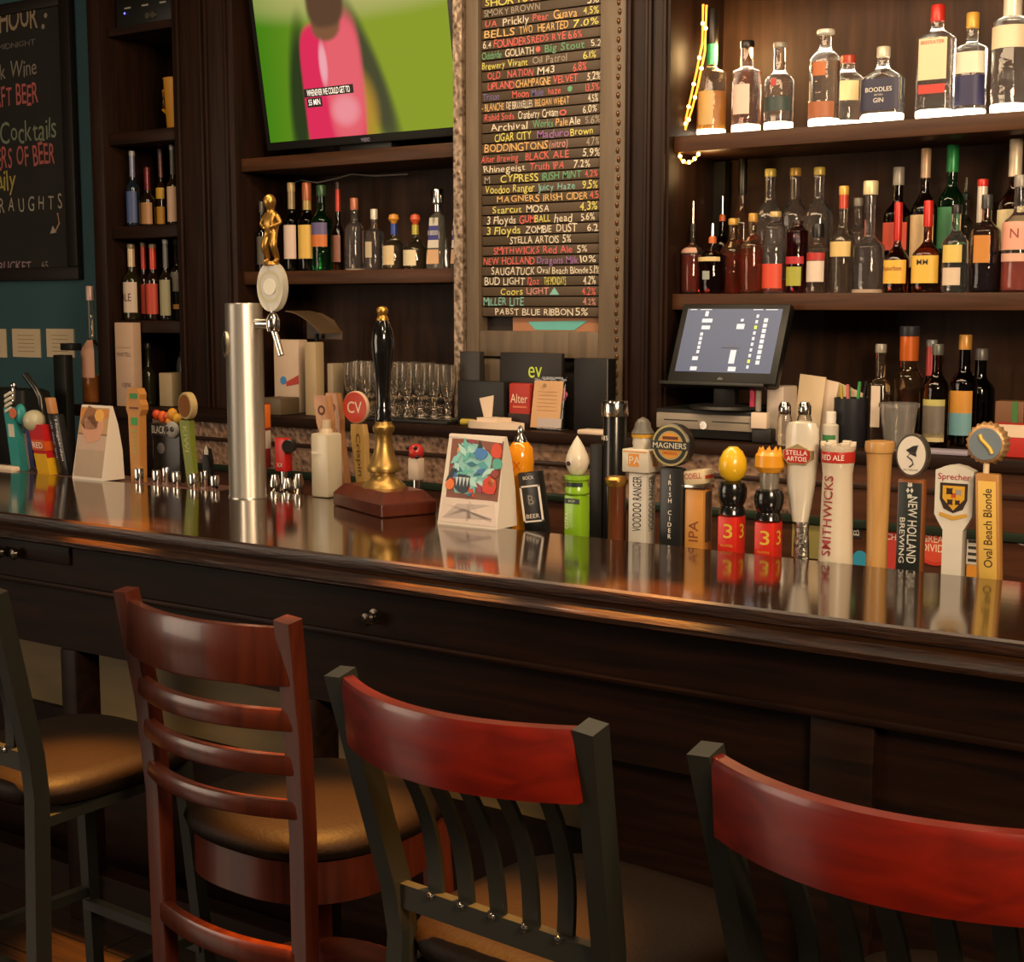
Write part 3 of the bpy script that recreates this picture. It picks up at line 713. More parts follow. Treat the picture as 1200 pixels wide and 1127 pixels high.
f2('small bottle with black cap, white label and red shoulders', 957, 262, 24, Y=4.0, sh=.62, nk=.72, rn=.5, cap=.2, capc='#1a1614', glassc='#e0ccc0', labs=[(.16, .46, 60, '#d0bfae'), (.47, .58, 62, '#a82a24')])
f2('pale bottle with gold cap and red neck band', 986, 218, 28, Y=4.02, sh=.46, nk=.66, rn=.36, cap=.08, capc='#c9a04a', glassc='#f4e8d8', labs=[(.34, .48, 60, '#cdb070')], foil=('#b8402c', .5))
f2('hobnail clear glass decanter with pale square stopper', 1017, 212, 36, Y=4.0, sh=.40, nk=.52, rn=.34, cap=.12, capc='#cdbf94', sq=2.2, capr=1.4, labs=[(.0, .03, 178, '#a08a74')])
f2('stout bourbon bottle with red wax neck and yellow label, left one', 1050, 237, 34, Y=4.0, sh=.34, nk=.56, rn=.30, cap=.42, capc='#b02018', glassc='#8a3a18', labs=[(.10, .36, 62, '#d9a83c', [('bourbon', '#7a3a1c', .27, .05)])], sq=2.6)
f2('bourbon bottle with red wax cap and wide yellow label, right one', 1085, 235, 38, Y=4.0, sh=.40, nk=.58, rn=.30, cap=.28, capc='#b82018', glassc='#8a3a18', labs=[(.10, .40, 66, '#d6ab42', [('MM', '#4a4038', .33, .06)])], sq=3)
f2('clear bottle with arched yellow label and black cap', 1118, 240, 31, Y=4.0, sh=.56, nk=.72, rn=.34, cap=.10, capc='#1d1a16', labs=[(.34, .54, 44, '#cbb25a'), (.08, .28, 40, '#c9b49c')])
f2('blue-black bottle with upright orange label', 1153, 228, 38, Y=3.995, sh=.62, nk=.74, rn=.34, cap=.14, capc='#3a3a38', glassc='#b08a80', liq=('#1c2a4a', .42), labs=[(.30, .58, 32, '#b8782c')], sq=2.6)
f2('bottle with pink label and red spirit at the right frame edge, lower shelf', 1191, 205, 36, Y=4.0, sh=.58, nk=.70, rn=.36, cap=.10, capc='#8a8278', liq=('#c85a48', .30), labs=[(.36, .60, 70, '#d89a84', [('N', '#8a3a2c', .5, .08)]), (.26, .33, 70, '#d0a08a')])
# second row
f2('tall bottle with long black foil neck behind the dark liqueurs', 868, 186, 30, Y=4.16, sh=.50, nk=.66, rn=.30, cap=.26, capc='#17140f', glassc='#d8b898', liq=(DR, .4))
f2('clear round-shouldered bottle with gold cap, left of three alike', 900, 198, 34, Y=4.10, sh=.60, nk=.78, rn=.34, cap=.06, capc='#b9a24a')
f2('clear round-shouldered bottle with gold cap, middle of three alike', 929, 197, 34, Y=4.185, sh=.60, nk=.78, rn=.34, cap=.06, capc='#c09a44')
f2('clear round-shouldered bottle with gold cap, right of three alike', 957, 196, 34, Y=4.10, sh=.60, nk=.78, rn=.34, cap=.06, capc='#b9a24a')
f2('black-topped bottle with coral red label behind the yellow labels', 1049, 196, 32, Y=4.10, sh=.62, nk=.74, rn=.36, cap=.14, capc='#8a8478', glassc='#3a1a14', labs=[(.34, .56, 60, '#c8503c')])
f2('whisky bottle with beige oval label and pale foil neck', 1080, 174, 31, Y=4.11, sh=.56, nk=.72, rn=.32, cap=.20, capc='#c9a684', glassc='#5a3a24', labs=[(.18, .54, 60, '#d4b888')])
f2('tall green bottle with green foil neck, lower right shelf', 1111, 170, 30, Y=4.12, sh=.62, nk=.74, rn=.40, cap=.18, capc='#2a8a4a', glassc='#3a8a5a', labs=[(.30, .58, 65, '#2c6a40')])
f2('slim clear bottle with steel pourer behind the arched label bottle', 1128, 208, 22, Y=4.20, sh=.56, nk=.68, rn=.34, cap=.18, capc='#2c3a30', glassc='#c8d0c0', pour=True)
f2('bottle with ribbed white neck and red cap', 1147, 210, 26, Y=4.10, sh=.50, nk=.62, rn=.42, cap=.06, capc='#b8281e', glassc='#e8d8c8', foil=('#cdbfb0', .0))
f2('tall whisky bottle with long white foil neck and cream label', 1184, 163, 36, Y=4.10, sh=.56, nk=.70, rn=.36, cap=.24, capc='#d9c6a8', glassc='#7a4a28', labs=[(.28, .54, 65, '#d6c79a')])
f2('small dark bottle with grey pourer behind the first liqueurs', 845, 230, 22, Y=4.20, sh=.50, nk=.62, rn=.3, cap=.24, capc='#b5582a', glassc='#4a2018', pour=True)
f2('clear tall bottle in the back behind the hobnail decanter', 1003, 232, 26, Y=4.18, sh=.62, nk=.74, rn=.36, cap=.08, capc='#8a8276')
# television bay, lower shelf
TZ = 1.725; G3 = 'liquor bottles under the television'
def f3(label, px, top, w, Y=4.03, **k): return b(label, px, top, w*1.1, Y, TZ, group=G3, **k)
f3('dark bottle with grey cap, leftmost under the television', 308, 236, 11, Y=4.0, sh=.55, nk=.68, rn=.42, cap=.16, capc='#4a4a40', glassc='#2a1a10', labs=[(.1, .5, 60, '#4a4438')])
f3('dark bottle with white label and patterned neck under the television', 343, 214, 17, sh=.56, nk=.68, rn=.44, cap=.10, capc='#a08a60', glassc='#2c2412', labs=[(.14, .52, 70, '#cbb4a4')], foil=('#8a7858', .1))
f3('bottle with yellow label and orange foil neck under the television', 361, 214, 19, sh=.56, nk=.68, rn=.46, cap=.2, capc='#9a5634', glassc='#3a3014', labs=[(.14, .52, 70, '#d0aa4c')], foil=('#a08a50', .1))
f3('green bottle with colourful label under the television', 378, 217, 22, sh=.58, nk=.72, rn=.42, cap=.12, capc='#274a2c', glassc='#2a8a44', labs=[(.28, .42, 70, '#c06a2c'), (.42, .56, 70, '#5a5078')])
f3('slender bottle with red and gold neck under the television', 397, 213, 12, Y=4.08, sh=.42, nk=.56, rn=.44, cap=.08, capc='#3a2a1c', glassc='#6a3a24', foil=('#b03426', .3), labs=[(.1, .4, 60, '#8a5a4c')])
f3('engraved clear bottle with copper cap', 416, 232, 20, sh=.58, nk=.70, rn=.38, cap=.16, capc='#a8684c', labs=[(.0, .02, 178, '#8a7a64')])
f3('short clear bottle with steel cap and scroll pattern', 439, 245, 20, sh=.62, nk=.70, rn=.34, cap=.16, capc='#c8c0b0', labs=[(.2, .46, 24, '#b8a888')], sq=2.4)
f3('round tequila bottle with blue neck ribbon and orange cork', 462, 250, 24, sh=.40, nk=.60, rn=.30, cap=.18, capc='#c98a34', glassc='#d8d0b8', stopper=.50, labs=[(.08, .42, 38, '#cdb68a')], foil=('#2c3f8a', .1))
f3('squat tequila bottle with orange-red cork and pale label', 487, 250, 26, sh=.34, nk=.60, rn=.28, cap=.20, capc='#c0502c', glassc='#c8c0a0', stopper=.44, labs=[(.06, .34, 40, '#d0c4a0')], foil=('#a89a40', .1))
def trap(label, px, top, w, Y=4.03):
    X = xat(px, Y, TZ); H = zat(X, Y, top)-TZ; d = dep((X, Y, TZ)); th = theta(X, Y); R = w*d/FPX/2/(cos(th)+.8*sin(th))*1.05
    t = thing('bottle', label, 'bottle', (X, Y, TZ+.0012), 0, G3)
    MB().lathe([(R*.95, 0), (R, .006), (R*.66, H*.66), (R*.3, H*.70), (R*.3, H*.80)], glass('#f2f2e8', haze=.06), 28, 6, .8, R=R).build('glass', t, angle=50)
    MB().lathe([(R*.36, H*.72), (R*.36, H*.80), (R*.62, H*.83), (R*.62, H*.98), (R*.55, H)], CHROME, 24).build('cap', t)
    m = MB()
    def yy(z): return -(R*.8*(1-.34*z/(H*.66)))-.0022
    def xx(z): return R*(1-.34*z/(H*.66))*.78
    for z0, z1, c in [(H*.06, H*.24, '#c9a078'), (H*.26, H*.36, '#c9c3b4'), (H*.36, H*.54, '#34357a'), (H*.54, H*.64, '#c4c0b0')]:
        m.add([(-xx(z0), yy(z0), z0), (xx(z0), yy(z0), z0), (xx(z1), yy(z1), z1), (-xx(z1), yy(z1), z1)], [(0, 1, 2, 3)], mat(c, .5))
    m.text('1800', mat('#d8d4c8', .5), front(0, H*.45, yy(H*.45)-.003), H*.06); m.build('label', t)
    return t
trap('trapezoid tequila bottle with steel knob cap and blue label', 513, 222, 29); trap('trapezoid tequila bottle half hidden by the embossed column', 541, 222, 29, 4.05)
# narrow left shelves
zA = zat(XL[215], SY, 262); zB = zat(XL[215], SY, 376); zT = zat(XL[215], SY, 148)
G4 = 'bottles on the narrow left shelves'
def f4(label, px, top, w, zb, Y=4.02, **k): return b(label, px, top, w, Y, zb, group=G4, zmax=(zA if zb < zA-.05 else zT)-.05, **k)
f4('bottle with blue label and blue neck on the narrow shelf', 157, 177, 15, zA, Y=3.975, sh=.50, nk=.62, rn=.4, cap=.06, capc='#8a8a88', glassc='#16202a', labs=[(.04, .46, 80, '#3a4c74')], foil=('#6a7088', .1), opaque=True)
f4('brown bottle with tan label and dark red neck on the narrow shelf', 174, 196, 17, zA, Y=4.04, sh=.44, nk=.58, rn=.4, cap=.06, capc='#5a1a1c', glassc='#1c120c', labs=[(.04, .4, 80, '#a87c50')], foil=('#6a2024', .1), opaque=True)
f4('bottle with yellow label patch between tan and white labels, narrow shelf', 190, 169, 12, zA, Y=4.10, sh=.48, nk=.6, rn=.42, cap=.06, capc='#5a4a40', glassc='#20140c', labs=[(.04, .26, 80, '#c08a2c'), (.36, .5, 80, '#caa032')], foil=('#6a4440', .1), opaque=True)
f4('bottle with pale silvery label on the narrow shelf', 204, 170, 14, zA, sh=.48, nk=.6, rn=.42, cap=.06, capc='#8a8a80', glassc='#20180f', labs=[(.04, .48, 80, '#b8977c')], foil=('#4a4840', .1), opaque=True)
f4('bottle with lime green label at the right end of the narrow shelf', 214, 190, 10, zA, Y=4.10, sh=.5, nk=.62, rn=.42, cap=.06, capc='#2a3a18', glassc='#26340f', labs=[(.04, .44, 80, '#6a8a24')], opaque=True)
f4('dark bottle with white label and cream neck, below the blue-labelled bottle', 156, 286, 20, zB, Y=3.985, sh=.52, nk=.66, rn=.40, cap=.06, capc='#6a6048', glassc='#201c0c', labs=[(.10, .50, 80, '#c0ac98', [('ALE', '#4a2420', .3, .1)])], foil=('#c0a888', .15), opaque=True)
f4('red-labelled bottle with red neck behind its twin, lower narrow shelf', 170, 284, 13, zB, Y=4.055, sh=.5, nk=.62, rn=.44, cap=.05, capc='#7a6a4c', glassc='#1c0f0a', labs=[(.08, .46, 80, '#b03424')], foil=('#b03424', .1), opaque=True)
f4('red-labelled bottle with red neck in front, lower narrow shelf', 181, 286, 17, zB, sh=.52, nk=.64, rn=.44, cap=.05, capc='#7a6a4c', glassc='#1c0f0a', labs=[(.08, .48, 80, '#b53a22')], foil=('#b83a26', .1), opaque=True)
f4('bottle with grey-green label beside the red ones, lower narrow shelf', 196, 276, 15, zB, Y=4.0, sh=.5, nk=.62, rn=.4, cap=.05, capc='#8a8a88', glassc='#1a160f', labs=[(.06, .5, 80, '#8f8a68')], foil=('#5a5a58', .1), opaque=True)
f4('dark bottle with silver label at the right end, lower narrow shelf', 209, 278, 14, zB, Y=4.05, sh=.6, nk=.7, rn=.4, cap=.06, capc='#7a7a78', glassc='#161310', labs=[(.36, .6, 70, '#8a8678'), (.14, .2, 60, '#c08a4a')], opaque=True)
# yellow pitcher and stereo
X = xat(206, 4.05, zT); t = thing('pitcher', 'yellow plastic pitcher on the top narrow shelf', 'pitcher', (X, 4.07, zT+.001))
hz = zat(X, 4.05, 92)-zT
MB().lathe([(.045, 0), (.048, .004), (.058, hz*.98), (.060, hz), (.056, hz), (.044, .008), (.0001, .008)], mat('#c08420', .4), 28).build('body', t)
MB().tube([(-.055, 0, hz*.85), (-.085, 0, hz*.8), (-.088, 0, hz*.45), (-.05, 0, hz*.3)], .008, mat('#b87a1c', .4)).build('handle', t)
z9 = zat(XL[215], SY, 30)
t = thing('stereo', 'black stereo receiver with a blue light at the top of the narrow shelves', 'stereo', ((XL[132]+XL[215])/2, 4.1, z9))
MB().box(-.17, .17, -.12, .12, .03, .15, BLK, .004).box(-.19, .19, -.145, .16, -.0, .03, DW).build('body', t)
m = MB(); m.disc((-.12, -.12, .085), (0, -1, 0), .004, .002, mat('#5a60ff', .4, emit=3), 10); m.build('power_light', t)
m = MB()
for xx in (-.10, .0, .10): m.box(xx-.02, xx+.015, -.1215, -.12, .10, .106, mat('#8a857a', .4))
for xx in (.02, .05): m.disc((xx, -.12, .06), (0, -1, 0), .012, .012, mat('#6a655a', .3, .7), 14)
m.build('controls', t)
# things on the low side counter
SZ = 1.199
def bx_thing(name, label, cat, px0, px1, ytop, Y, zb, dpt, c, group=None, rz=0, bev=.003, rough=.5, part='body'):
    X0 = xat(px0, Y, zb); X1 = xat(px1, Y, zb)
    th = theta((X0+X1)/2, Y); w = (X1-X0)
    w = max(.01, w-dpt*tan(abs(th))) if dpt*tan(abs(th)) < w*.8 else w*.5
    X1 = X0+w
    H = zat(X0, Y, ytop)-zb
    t = thing(name, label, cat, ((X0+X1)/2, Y, zb+.001), rz, group)
    MB().box(-w/2, w/2, 0, dpt, 0, H, mat(c, rough), bev).build(part, t); return t, w, H
t, w, H = bx_thing('bottle_carton', 'tall pale carton below the narrow shelves', 'carton', 137, 168, 378, 3.904, SZ, .044, '#c2a186')
m = MB(); m.text('MARTELL', mat('#5a4a44', .6), front(0, H*.62, -.0008), .016, w*.8)
m.text('cognac', mat('#6a4a5a', .6), front(.01, H*.25, -.0008), .022, w*.5); m.box(-w*.4, w*.4, -.0008, 0, H*.7, H*.705, mat('#8a6a5a', .6)); m.build('print', t)
b('bottle of amber spirit with tall clear pourer and pink label', 110, 335, 25, 3.98, SZ, sh=.44, nk=.56, rn=.34, cap=.12, capc='#b89a90', glassc='#e8dcc8', liq=('#d8852c', .24), labs=[(.22, .54, 60, '#b88a70')])
b('dark wine bottle under the narrow shelves', 175, 402, 17, 4.01, SZ, sh=.5, nk=.66, rn=.36, cap=.08, capc='#2a2a24', glassc='#1c1a0c', opaque=True)
b('translucent plastic squeeze bottle under the narrow shelves', 217, 398, 18, 4.16, SZ, sh=.6, nk=.9, rn=.4, cap=.06, capc='#9a968c', glassc='#8a8c88', opaque=True)
bx_thing('napkin_box', 'beige napkin box under the narrow shelves', 'box', 187, 222, 437, 4.0, SZ, .09, '#a89470')
# black point of sale at far left
t = thing('monitor', 'black back of a monitor at the far left under the wall cards', 'monitor', (xat(22, 3.7, 1.1), 3.7, 0))
MB().box(-.25, .10, -.05, .05, 0, 1.27, BLK, .01).prism([(.10, .9), (.10, 1.27), (.15, 1.26), (.29, .9)], -.04, .04, BLK).build('casing', t)
tag(MB().box(xat(64, 3.84, 1.2), xat(78, 3.84, 1.2), 3.84, 3.88, 0, zat(xat(70, 3.9, 1.2), 3.9, 415), BLK, .003).box(xat(74, 3.84, 1.2), xat(88, 3.84, 1.2), 3.835, 3.885, 1.42, zat(xat(70, 3.84, 1.2), 3.84, 402), BLK, .003).build('pole_display'), 'black pole display in front of the wall cards', 'display')
# string of lights at the left end of the liquor shelves
def rope(label, pts, Y, nb):
    P = [onY(x, y, Y) for x, y in pts]
    t = thing('light_rope', label, 'string lights', P[0], 0, None); o = P[0]
    MB().tube([p-o for p in P], .0032, mat('#ff9a2c', .4, emit=2.2, var=.02), 8).build('cord', t)
    m = MB(); pp = []
    for i in range(len(P)-1):
        for k in range(nb): pp.append(P[i].lerp(P[i+1], (k+.5)/nb))
    for p in pp: m = MB(); m.ball(p-o, .006, mat('#ffd68a', .4, emit=9.0, var=.02), 8); m.build('bulb', t)
    return t
rope('string of warm lights zigzagging down at the left of the upper liquor shelf', [(824, 5), (823, 50), (816, 85), (810, 112), (804, 138), (803, 152), (811, 128), (818, 100), (826, 60), (828, 6)], 4.01, 1)
rope('small loop of warm lights hanging below the upper liquor shelf', [(796, 179), (798, 187), (804, 191), (811, 189), (817, 183), (820, 178)], 3.965, 1)
p = onY(812, 90, 4.02); lamp('rope_glow', 'POINT', p+Vector((.07, .08, .08)), 6.0, (1, .62, .25), radius=.05)
p = onY(808, 200, 4.0); lamp('rope_glow', 'POINT', p+Vector((.05, 0, 0)), .8, (1, .62, .25), radius=.05)
# dark strip beside the rope
tag(MB().box(xat(836, 4.22, 1.9), xat(849, 4.22, 1.9), 4.22, 4.262, 1.637, 2.05, BLK).build('panel_strip'), 'black upright strip behind the loop of lights', 'strip')
# ------------------------------------------------------------------ back counter things
# cash drawer and till
Y = 3.80
X0 = xat(767, Y, 1.3); X1 = xat(886, Y, 1.3); H = zat(X0, Y, 478)-CZ
t = thing('cash_drawer', 'grey steel cash drawer under the till screen', 'cash drawer', ((X0+X1)/2, Y, CZ)); w = X1-X0
MB().box(-w/2, w/2, .01, .36, .004, H, BLK, .004).build('case', t)
MB().box(-w/2+.006, w/2-.004, 0, .012, .03, H-.012, mat('#8f8474', .45, .1), .003).build('drawer_front', t)
m = MB(); m.box(-w*.40, -w*.06, -.0012, .0, H*.62, H*.65, BLK); m.box(w*.08, w*.44, -.0012, .0, H*.62, H*.65, BLK); m.build('slots', t)
m = MB(); m.disc((0, .0, H*.5), (0, -1, 0), .012, .006, CHROME, 18); m.build('lock', t)
DT = CZ+H
Ym = 3.815
bl = onY(781, 447, Ym); br = onY(908, 455, Ym)
t = thing('till_monitor', 'touch-screen till with a blue grey order screen on the cash drawer', 'till', ((bl.x+br.x)/2, Ym, DT+.001)); w = br.x-bl.x
zb_ = bl.z-DT
tl = onY(801, 356, Ym+.10); hh = sqrt((tl.z-bl.z)**2+.1**2)
tm = Matrix.Translation((0, 0, zb_)) @ Matrix.Rotation(-atan(.1/(tl.z-bl.z)), 4, 'X')
m = MB(); m.box(-w/2, w/2, 0, .035, 0, hh, BLK, .005, mx=tm); m.box(-w/2-.02, w/2-.03, -.01, .02, -.012, .0, BLK, .003, mx=tm); m.build('casing', t)
sw_, sh_ = w*.88, hh*.80; so = hh*.13
MB().box(-sw_/2, sw_/2, -.0012, .001, so, so+sh_, mat('#38496b', .4, emit=.30, var=.06, scale=3)).build('screen', t)
scr = [o for o in kids(t) if o.name.startswith('screen')][0]; scr.matrix_local = tm
m = MB(); SB = mat('#b4bfd2', .4, emit=.5); SG = mat('#b5d23a', .4, emit=.8); SK = mat('#20222c', .4)
def sbox(u0, u1, v0, v1, mm): m.box(-sw_/2+sw_*u0, -sw_/2+sw_*u1, -.002, -.0012, so+sh_*(1-v1), so+sh_*(1-v0), mm)
sbox(.03, .10, .008, .02, SB); sbox(.14, .26, .008, .02, SB); sbox(.70, .80, .008, .02, SB); sbox(.83, .95, .008, .02, SB); sbox(.20, .235, .04, .12, SB); sbox(.18, .29, .16, .22, SB); sbox(.19, .28, .27, .33, SB)
for i in range(5): sbox(.19, .22, .38+.07*i, .43+.07*i, SB)
sbox(.16, .22, .76, .82, SB); sbox(.16, .23, .92, .98, SB); sbox(.56, .64, .24, .32, SB); sbox(.59, .62, .16, .2, SB)
sbox(.55, .61, .65, .86, SB); sbox(.56, .64, .91, .98, SB); sbox(.45, .63, .61, .62, SK)
for i in range(10): sbox(.745, .77, .09+.088*i, .14+.088*i, SG if i in (2, 8) else SB)
for i in range(9): sbox(.83, .87, .15+.082*i, .21+.082*i, SB)
o_ = m.build('screen_buttons', t); o_.matrix_local = tm
m = MB(); m.text('elo', mat('#8a8a88', .4), tm @ front(0, hh*.055, -.002), .009); m.build('maker_mark', t)
m = MB(); m.box(-.035, .035, .03, .06, .012, zb_+.05, BLK, .004); m.lathe([(.11, .0), (.115, .004), (.11, .012), (.03, .018)], BLK, 32, c=(0, .06, 0)); m.build('stand', t)
tag(MB().tube([onY(862+i*1.5, 400+6*i, 4.2) for i in range(4)], .003, BLK).build('cable'), 'black cable hanging behind the till screen', 'cable')
# markers on the cash drawer
for i, (px, c, lb) in enumerate([(886, '#a8304c', 'short marker with red base standing on the cash drawer'), (893, '#8a8478', 'short grey marker with black top standing on the cash drawer')]):
    X = xat(px, 3.84, DT); hm = zat(X, 3.84, 441)-DT
    t = thing('marker', lb, 'marker', (X-.012, 3.84, DT+.001))
    MB().lathe([(.008, 0), (.0085, .003), (.0085, hm*.7), (.007, hm*.72)], mat(c, .4), 14).build('body', t)
    MB().lathe([(.0075, hm*.7), (.008, hm*.74), (.006, hm), (.0001, hm)], BLK, 14).build('cap', t)
# left part of the counter
def on(px, py=None, Y=3.9): return (xat(px, Y, CZ), Y, CZ)
t, w, H = bx_thing('storage_box', 'tall black box at the right end of the row of glasses', 'box', 539, 568, 412, 3.884, CZ, .028, '#2a2723')
t, w, H = bx_thing('bar_caddy', 'black napkin caddy left of the red packet', 'caddy', 536, 600, 446, 3.835, CZ, .045, '#171411')
MB().slab([(-.02, -.004), (.03, -.004), (.018, -.002), (-.01, -.002)], H*.1, H*.12, CREAM).build('card', t)
m = MB(); m.prism([(w*.0, H*.62), (w*.30, H*.70), (w*.26, H*.18), (w*.10, H*.18)], -.005, -.001, PAPER); m.build('paper_slip', t)
t, w, H = bx_thing('snack_packet', 'red and black packet standing left of the beige card', 'packet', 596, 627, 449, 3.84, CZ, .03, '#a02a1e', bev=.006)
m = MB(); m.box(-w/2, w/2, -.001, .0, 0, H*.32, mat('#241512', .5)); m.text('Alter', mat('#d9b8a0', .5), front(0, H*.66, -.0015), H*.2, w*.8, .01); m.box(-w*.3, w*.36, -.0012, 0, H*.45, H*.49, mat('#c86a4a', .5)); m.build('print', t)
X = xat(643, 3.84, CZ)
t = thing('card_stand', 'beige menu card in a clear stand on the back counter', 'card holder', (X, 3.82, CZ+.001))
H = zat(X, 3.84, 441)-CZ; lean = Matrix.Rotation(radians(-10), 4, 'X')
m = MB(); m.box(-.058, .060, 0, .003, .002, H, glass('#f0f0f0'), mx=lean); m.box(-.058, .06, -.0, .06, 0, .003, glass('#f0f0f0')); m.build('clear_stand', t)
m = MB(); m.box(-.056, .052, -.003, -.001, .006, H*.92, mat('#c49a70', .7), mx=lean); m.box(-.03, .06, -.0045, -.003, .008, H*.22, mat('#b0a4a0', .7), mx=lean); m.build('card', t)
m = MB()
for k in range(6): m.box(-.038, .034, -.0036, -.003, H*(.36+.07*k), H*(.368+.07*k), mat('#94704c', .7), mx=lean)
m.disc((0, -.003, H*.83), (0, -1, 0), .007, .0008, mat('#9a7a54', .7), 14, ); m.build('print', t)
X = xat(668, 3.93, CZ); tf = thing('pink_flower', 'small pink flower beside the beige card', 'flower', (X+.0, 3.88, CZ))
hz = zat(X, 3.88, 462)-CZ
MB().tube([(0, 0, 0), (.004, 0, hz)], .004, mat('#2c3420', .6)).build('stem', tf)
m = MB()
for k in range(6): m.ball((.014*cos(k*1.047), -.005, hz+.014*sin(k*1.047)), (.011, .006, .011), mat('#b85a78', .6), 10)
m.build('petals', tf)
t, w, H = bx_thing('menu_folder', 'large black folder standing right of the pink flower', 'folder', 672, 722, 420, 3.85, CZ, .05, '#100d0b')
MB().box(w/2-.004, w/2, -.001, .0, 0, H, mat('#5a5248', .5)).build('spine', t)
t, w, H = bx_thing('sign_board', 'black sign with neon green lettering behind the red packet', 'sign', 586, 662, 413, 3.895, CZ, .02, '#1c1714')
m = MB(); m.text('ev', mat('#b9d048', .6), front(w*.08, H*.74, -.001), H*.15, w*.22, .0); m.build('lettering', t)
# folded napkin
m = MB(); p = Vector(on(578, Y=3.787)); a = [(-.10, .0), (-.06, .04), (.04, .045), (.12, .0), (.05, -.03), (-.07, -.03)]
m.slab([(x+p.x, y+p.y) for x, y in a], CZ, CZ+.022, PAPER); m.slab([(p.x-.05, p.y-.02), (p.x-.02, p.y+.035), (p.x+.05, p.y+.03), (p.x+.03, p.y-.02)], CZ+.022, CZ+.034, PAPER)
tag(m.build('cloth', angle=60), 'crumpled pale cloth lying at the edge of the back counter', 'cloth')
m = MB(); p = Vector(on(700, Y=3.79)); m.box(p.x-.055, p.x+.055, p.y-.03, p.y+.03, CZ, CZ+.014, PAPER, .004)
tag(m.build('folded_napkin'), 'white folded napkin in front of the black folder', 'napkin')
m = MB(); p = Vector(on(547, Y=3.83)); m.cyl((p.x-.02, p.y, CZ+.011), (p.x+.03, p.y, CZ+.011), .011, .011, mat('#b8a03a', .5))
tag(m.build('lime_squeezer'), 'small yellow tube lying left of the pale cloth', 'tube')
# glasses
def goblet():
    t = thing('glass', 'g', 'glass')
    MB().lathe([(.026, 0), (.027, .003), (.010, .010), (.008, .03), (.014, .042), (.009, .055), (.015, .07), (.024, .09), (.029, .13), (.027, .182), (.0255, .182), (.027, .13), (.022, .095), (.012, .078), (.0001, .075)], glass('#f8f2e8', .01, haze=.02), 24).build('bowl', t)
    return t
gl0 = goblet(); first = True
tr = tag(MB().box(xat(405, 3.86, CZ), xat(537, 3.86, CZ)+.0, 3.80, 4.04, CZ, CZ+.012, BLK, .003).build('glass_tray'), 'low black tray under the rows of stemmed glasses', 'tray')
for row, (Yg, n, o0) in enumerate([(3.85, 8, 413), (3.925, 7, 420), (4.0, 6, 423)]):
    for i in range(n):
        g = gl0 if first else copy_tree(gl0); first = False
        g.location = (xat(o0+16*i, Yg, CZ), Yg, CZ+.0125)
        g['label'] = ['clear stemmed beer glass in the front row on the black tray', 'clear stemmed beer glass in the middle row on the black tray', 'clear stemmed beer glass in the rear row on the black tray'][row]
        g['group'] = ['stemmed glasses, front row', 'stemmed glasses, middle row', 'stemmed glasses, rear row'][row]
# papers and boxes behind the steel tower
t, w, H = bx_thing('paper_box', 'white box with red and blue print behind the steel tower', 'box', 322, 362, 398, 3.92, CZ, .05, '#c0a890')
m = MB(); m.prism([(0, H*.42), (w*.5, H*.52), (w*.5, H*.40), (.0, H*.36)], -.0015, 0, mat('#a83a30', .6)); m.disc((-w*.12, 0, H*.44), (0, -1, 0), .016, .0015, mat('#3a78b0', .6), 7); m.build('print', t)
t, w, H = bx_thing('tall_carton', 'tall beige carton right of the white printed box', 'carton', 358, 381, 401, 3.86, CZ, .045, '#a8926e')
t, w, H = bx_thing('card_box', 'small pale box left of the row of glasses', 'box', 384, 404, 426, 3.90, CZ, .06, '#8f8068')
# brown curved scoop
p = onY(347, 398, 3.90); t = thing('shade_hood', 'curved brown hood above the white printed box', 'hood', (p.x, 3.98, p.z-.0))
m = MB(); vs = []; N = 10
for i in range(N+1):
    a = i/N; x = -.07+.17*a; z = .11*sin(pi*(.25+.5*a*1.3)) if False else .10*cos(a*1.35)
    vs += [(x, -.06, z), (x, .06, z), (x, .06, z+.004), (x, -.06, z+.004)]
fs = [(i*4+j, i*4+(j+1) % 4, (i+1)*4+(j+1) % 4, (i+1)*4+j) for i in range(N) for j in range(4)]+[(0, 1, 2, 3), (N*4+3, N*4+2, N*4+1, N*4)]
m.add(vs, fs, mat('#5a4632', .45)); m.prism([(-.07, 0), (-.07, .10), (0, .095), (.06, .07), (.10, .02), (.10, 0)], .055, .06, mat('#5a4632', .45)); m.build('hood', t)
MB().tube([(0, .03, .02), (0, .03, CZ-p.z)], .008, BLK).build('post', t)
bx_thing('lemon_tray', 'low tray with yellow rim behind the steel tower', 'tray', 305, 352, 466, 3.80, CZ, .10, '#5a4a34')
# right part of the counter
t, w, H = bx_thing('napkin_dispenser', 'white napkin box right of the cash drawer', 'box', 897, 934, 453, 3.86, CZ, .10, '#c0b0a0', bev=.006)
t, w, H = bx_thing('receipt_printer', 'dark receipt printer with white paper beside the cash drawer', 'printer', 880, 910, 502, 3.79, CZ, .04, '#1c1815', bev=.006)
MB().box(-w*.5, w*.3, -.004, .02, H, H+.045, PAPER, .002).build('paper', t)
X = xat(944, 3.95, CZ); t = thing('menu_cards', 'fan of cream cards standing behind the clear shakers', 'cards', (X, 3.97, CZ)); hz = zat(X, 3.97, 440)-CZ
for k in range(4):
    m = MB(); m.box(-.05, .03, 0, .004, 0, hz*(1-.05*k), [CREAM, PAPER, mat('#b8a878', .6), CREAM][k], mx=Matrix.Translation((.022*k, .012*k, 0)) @ Matrix.Rotation(radians(6+5*k), 4, 'Y')); m.build('card', t)
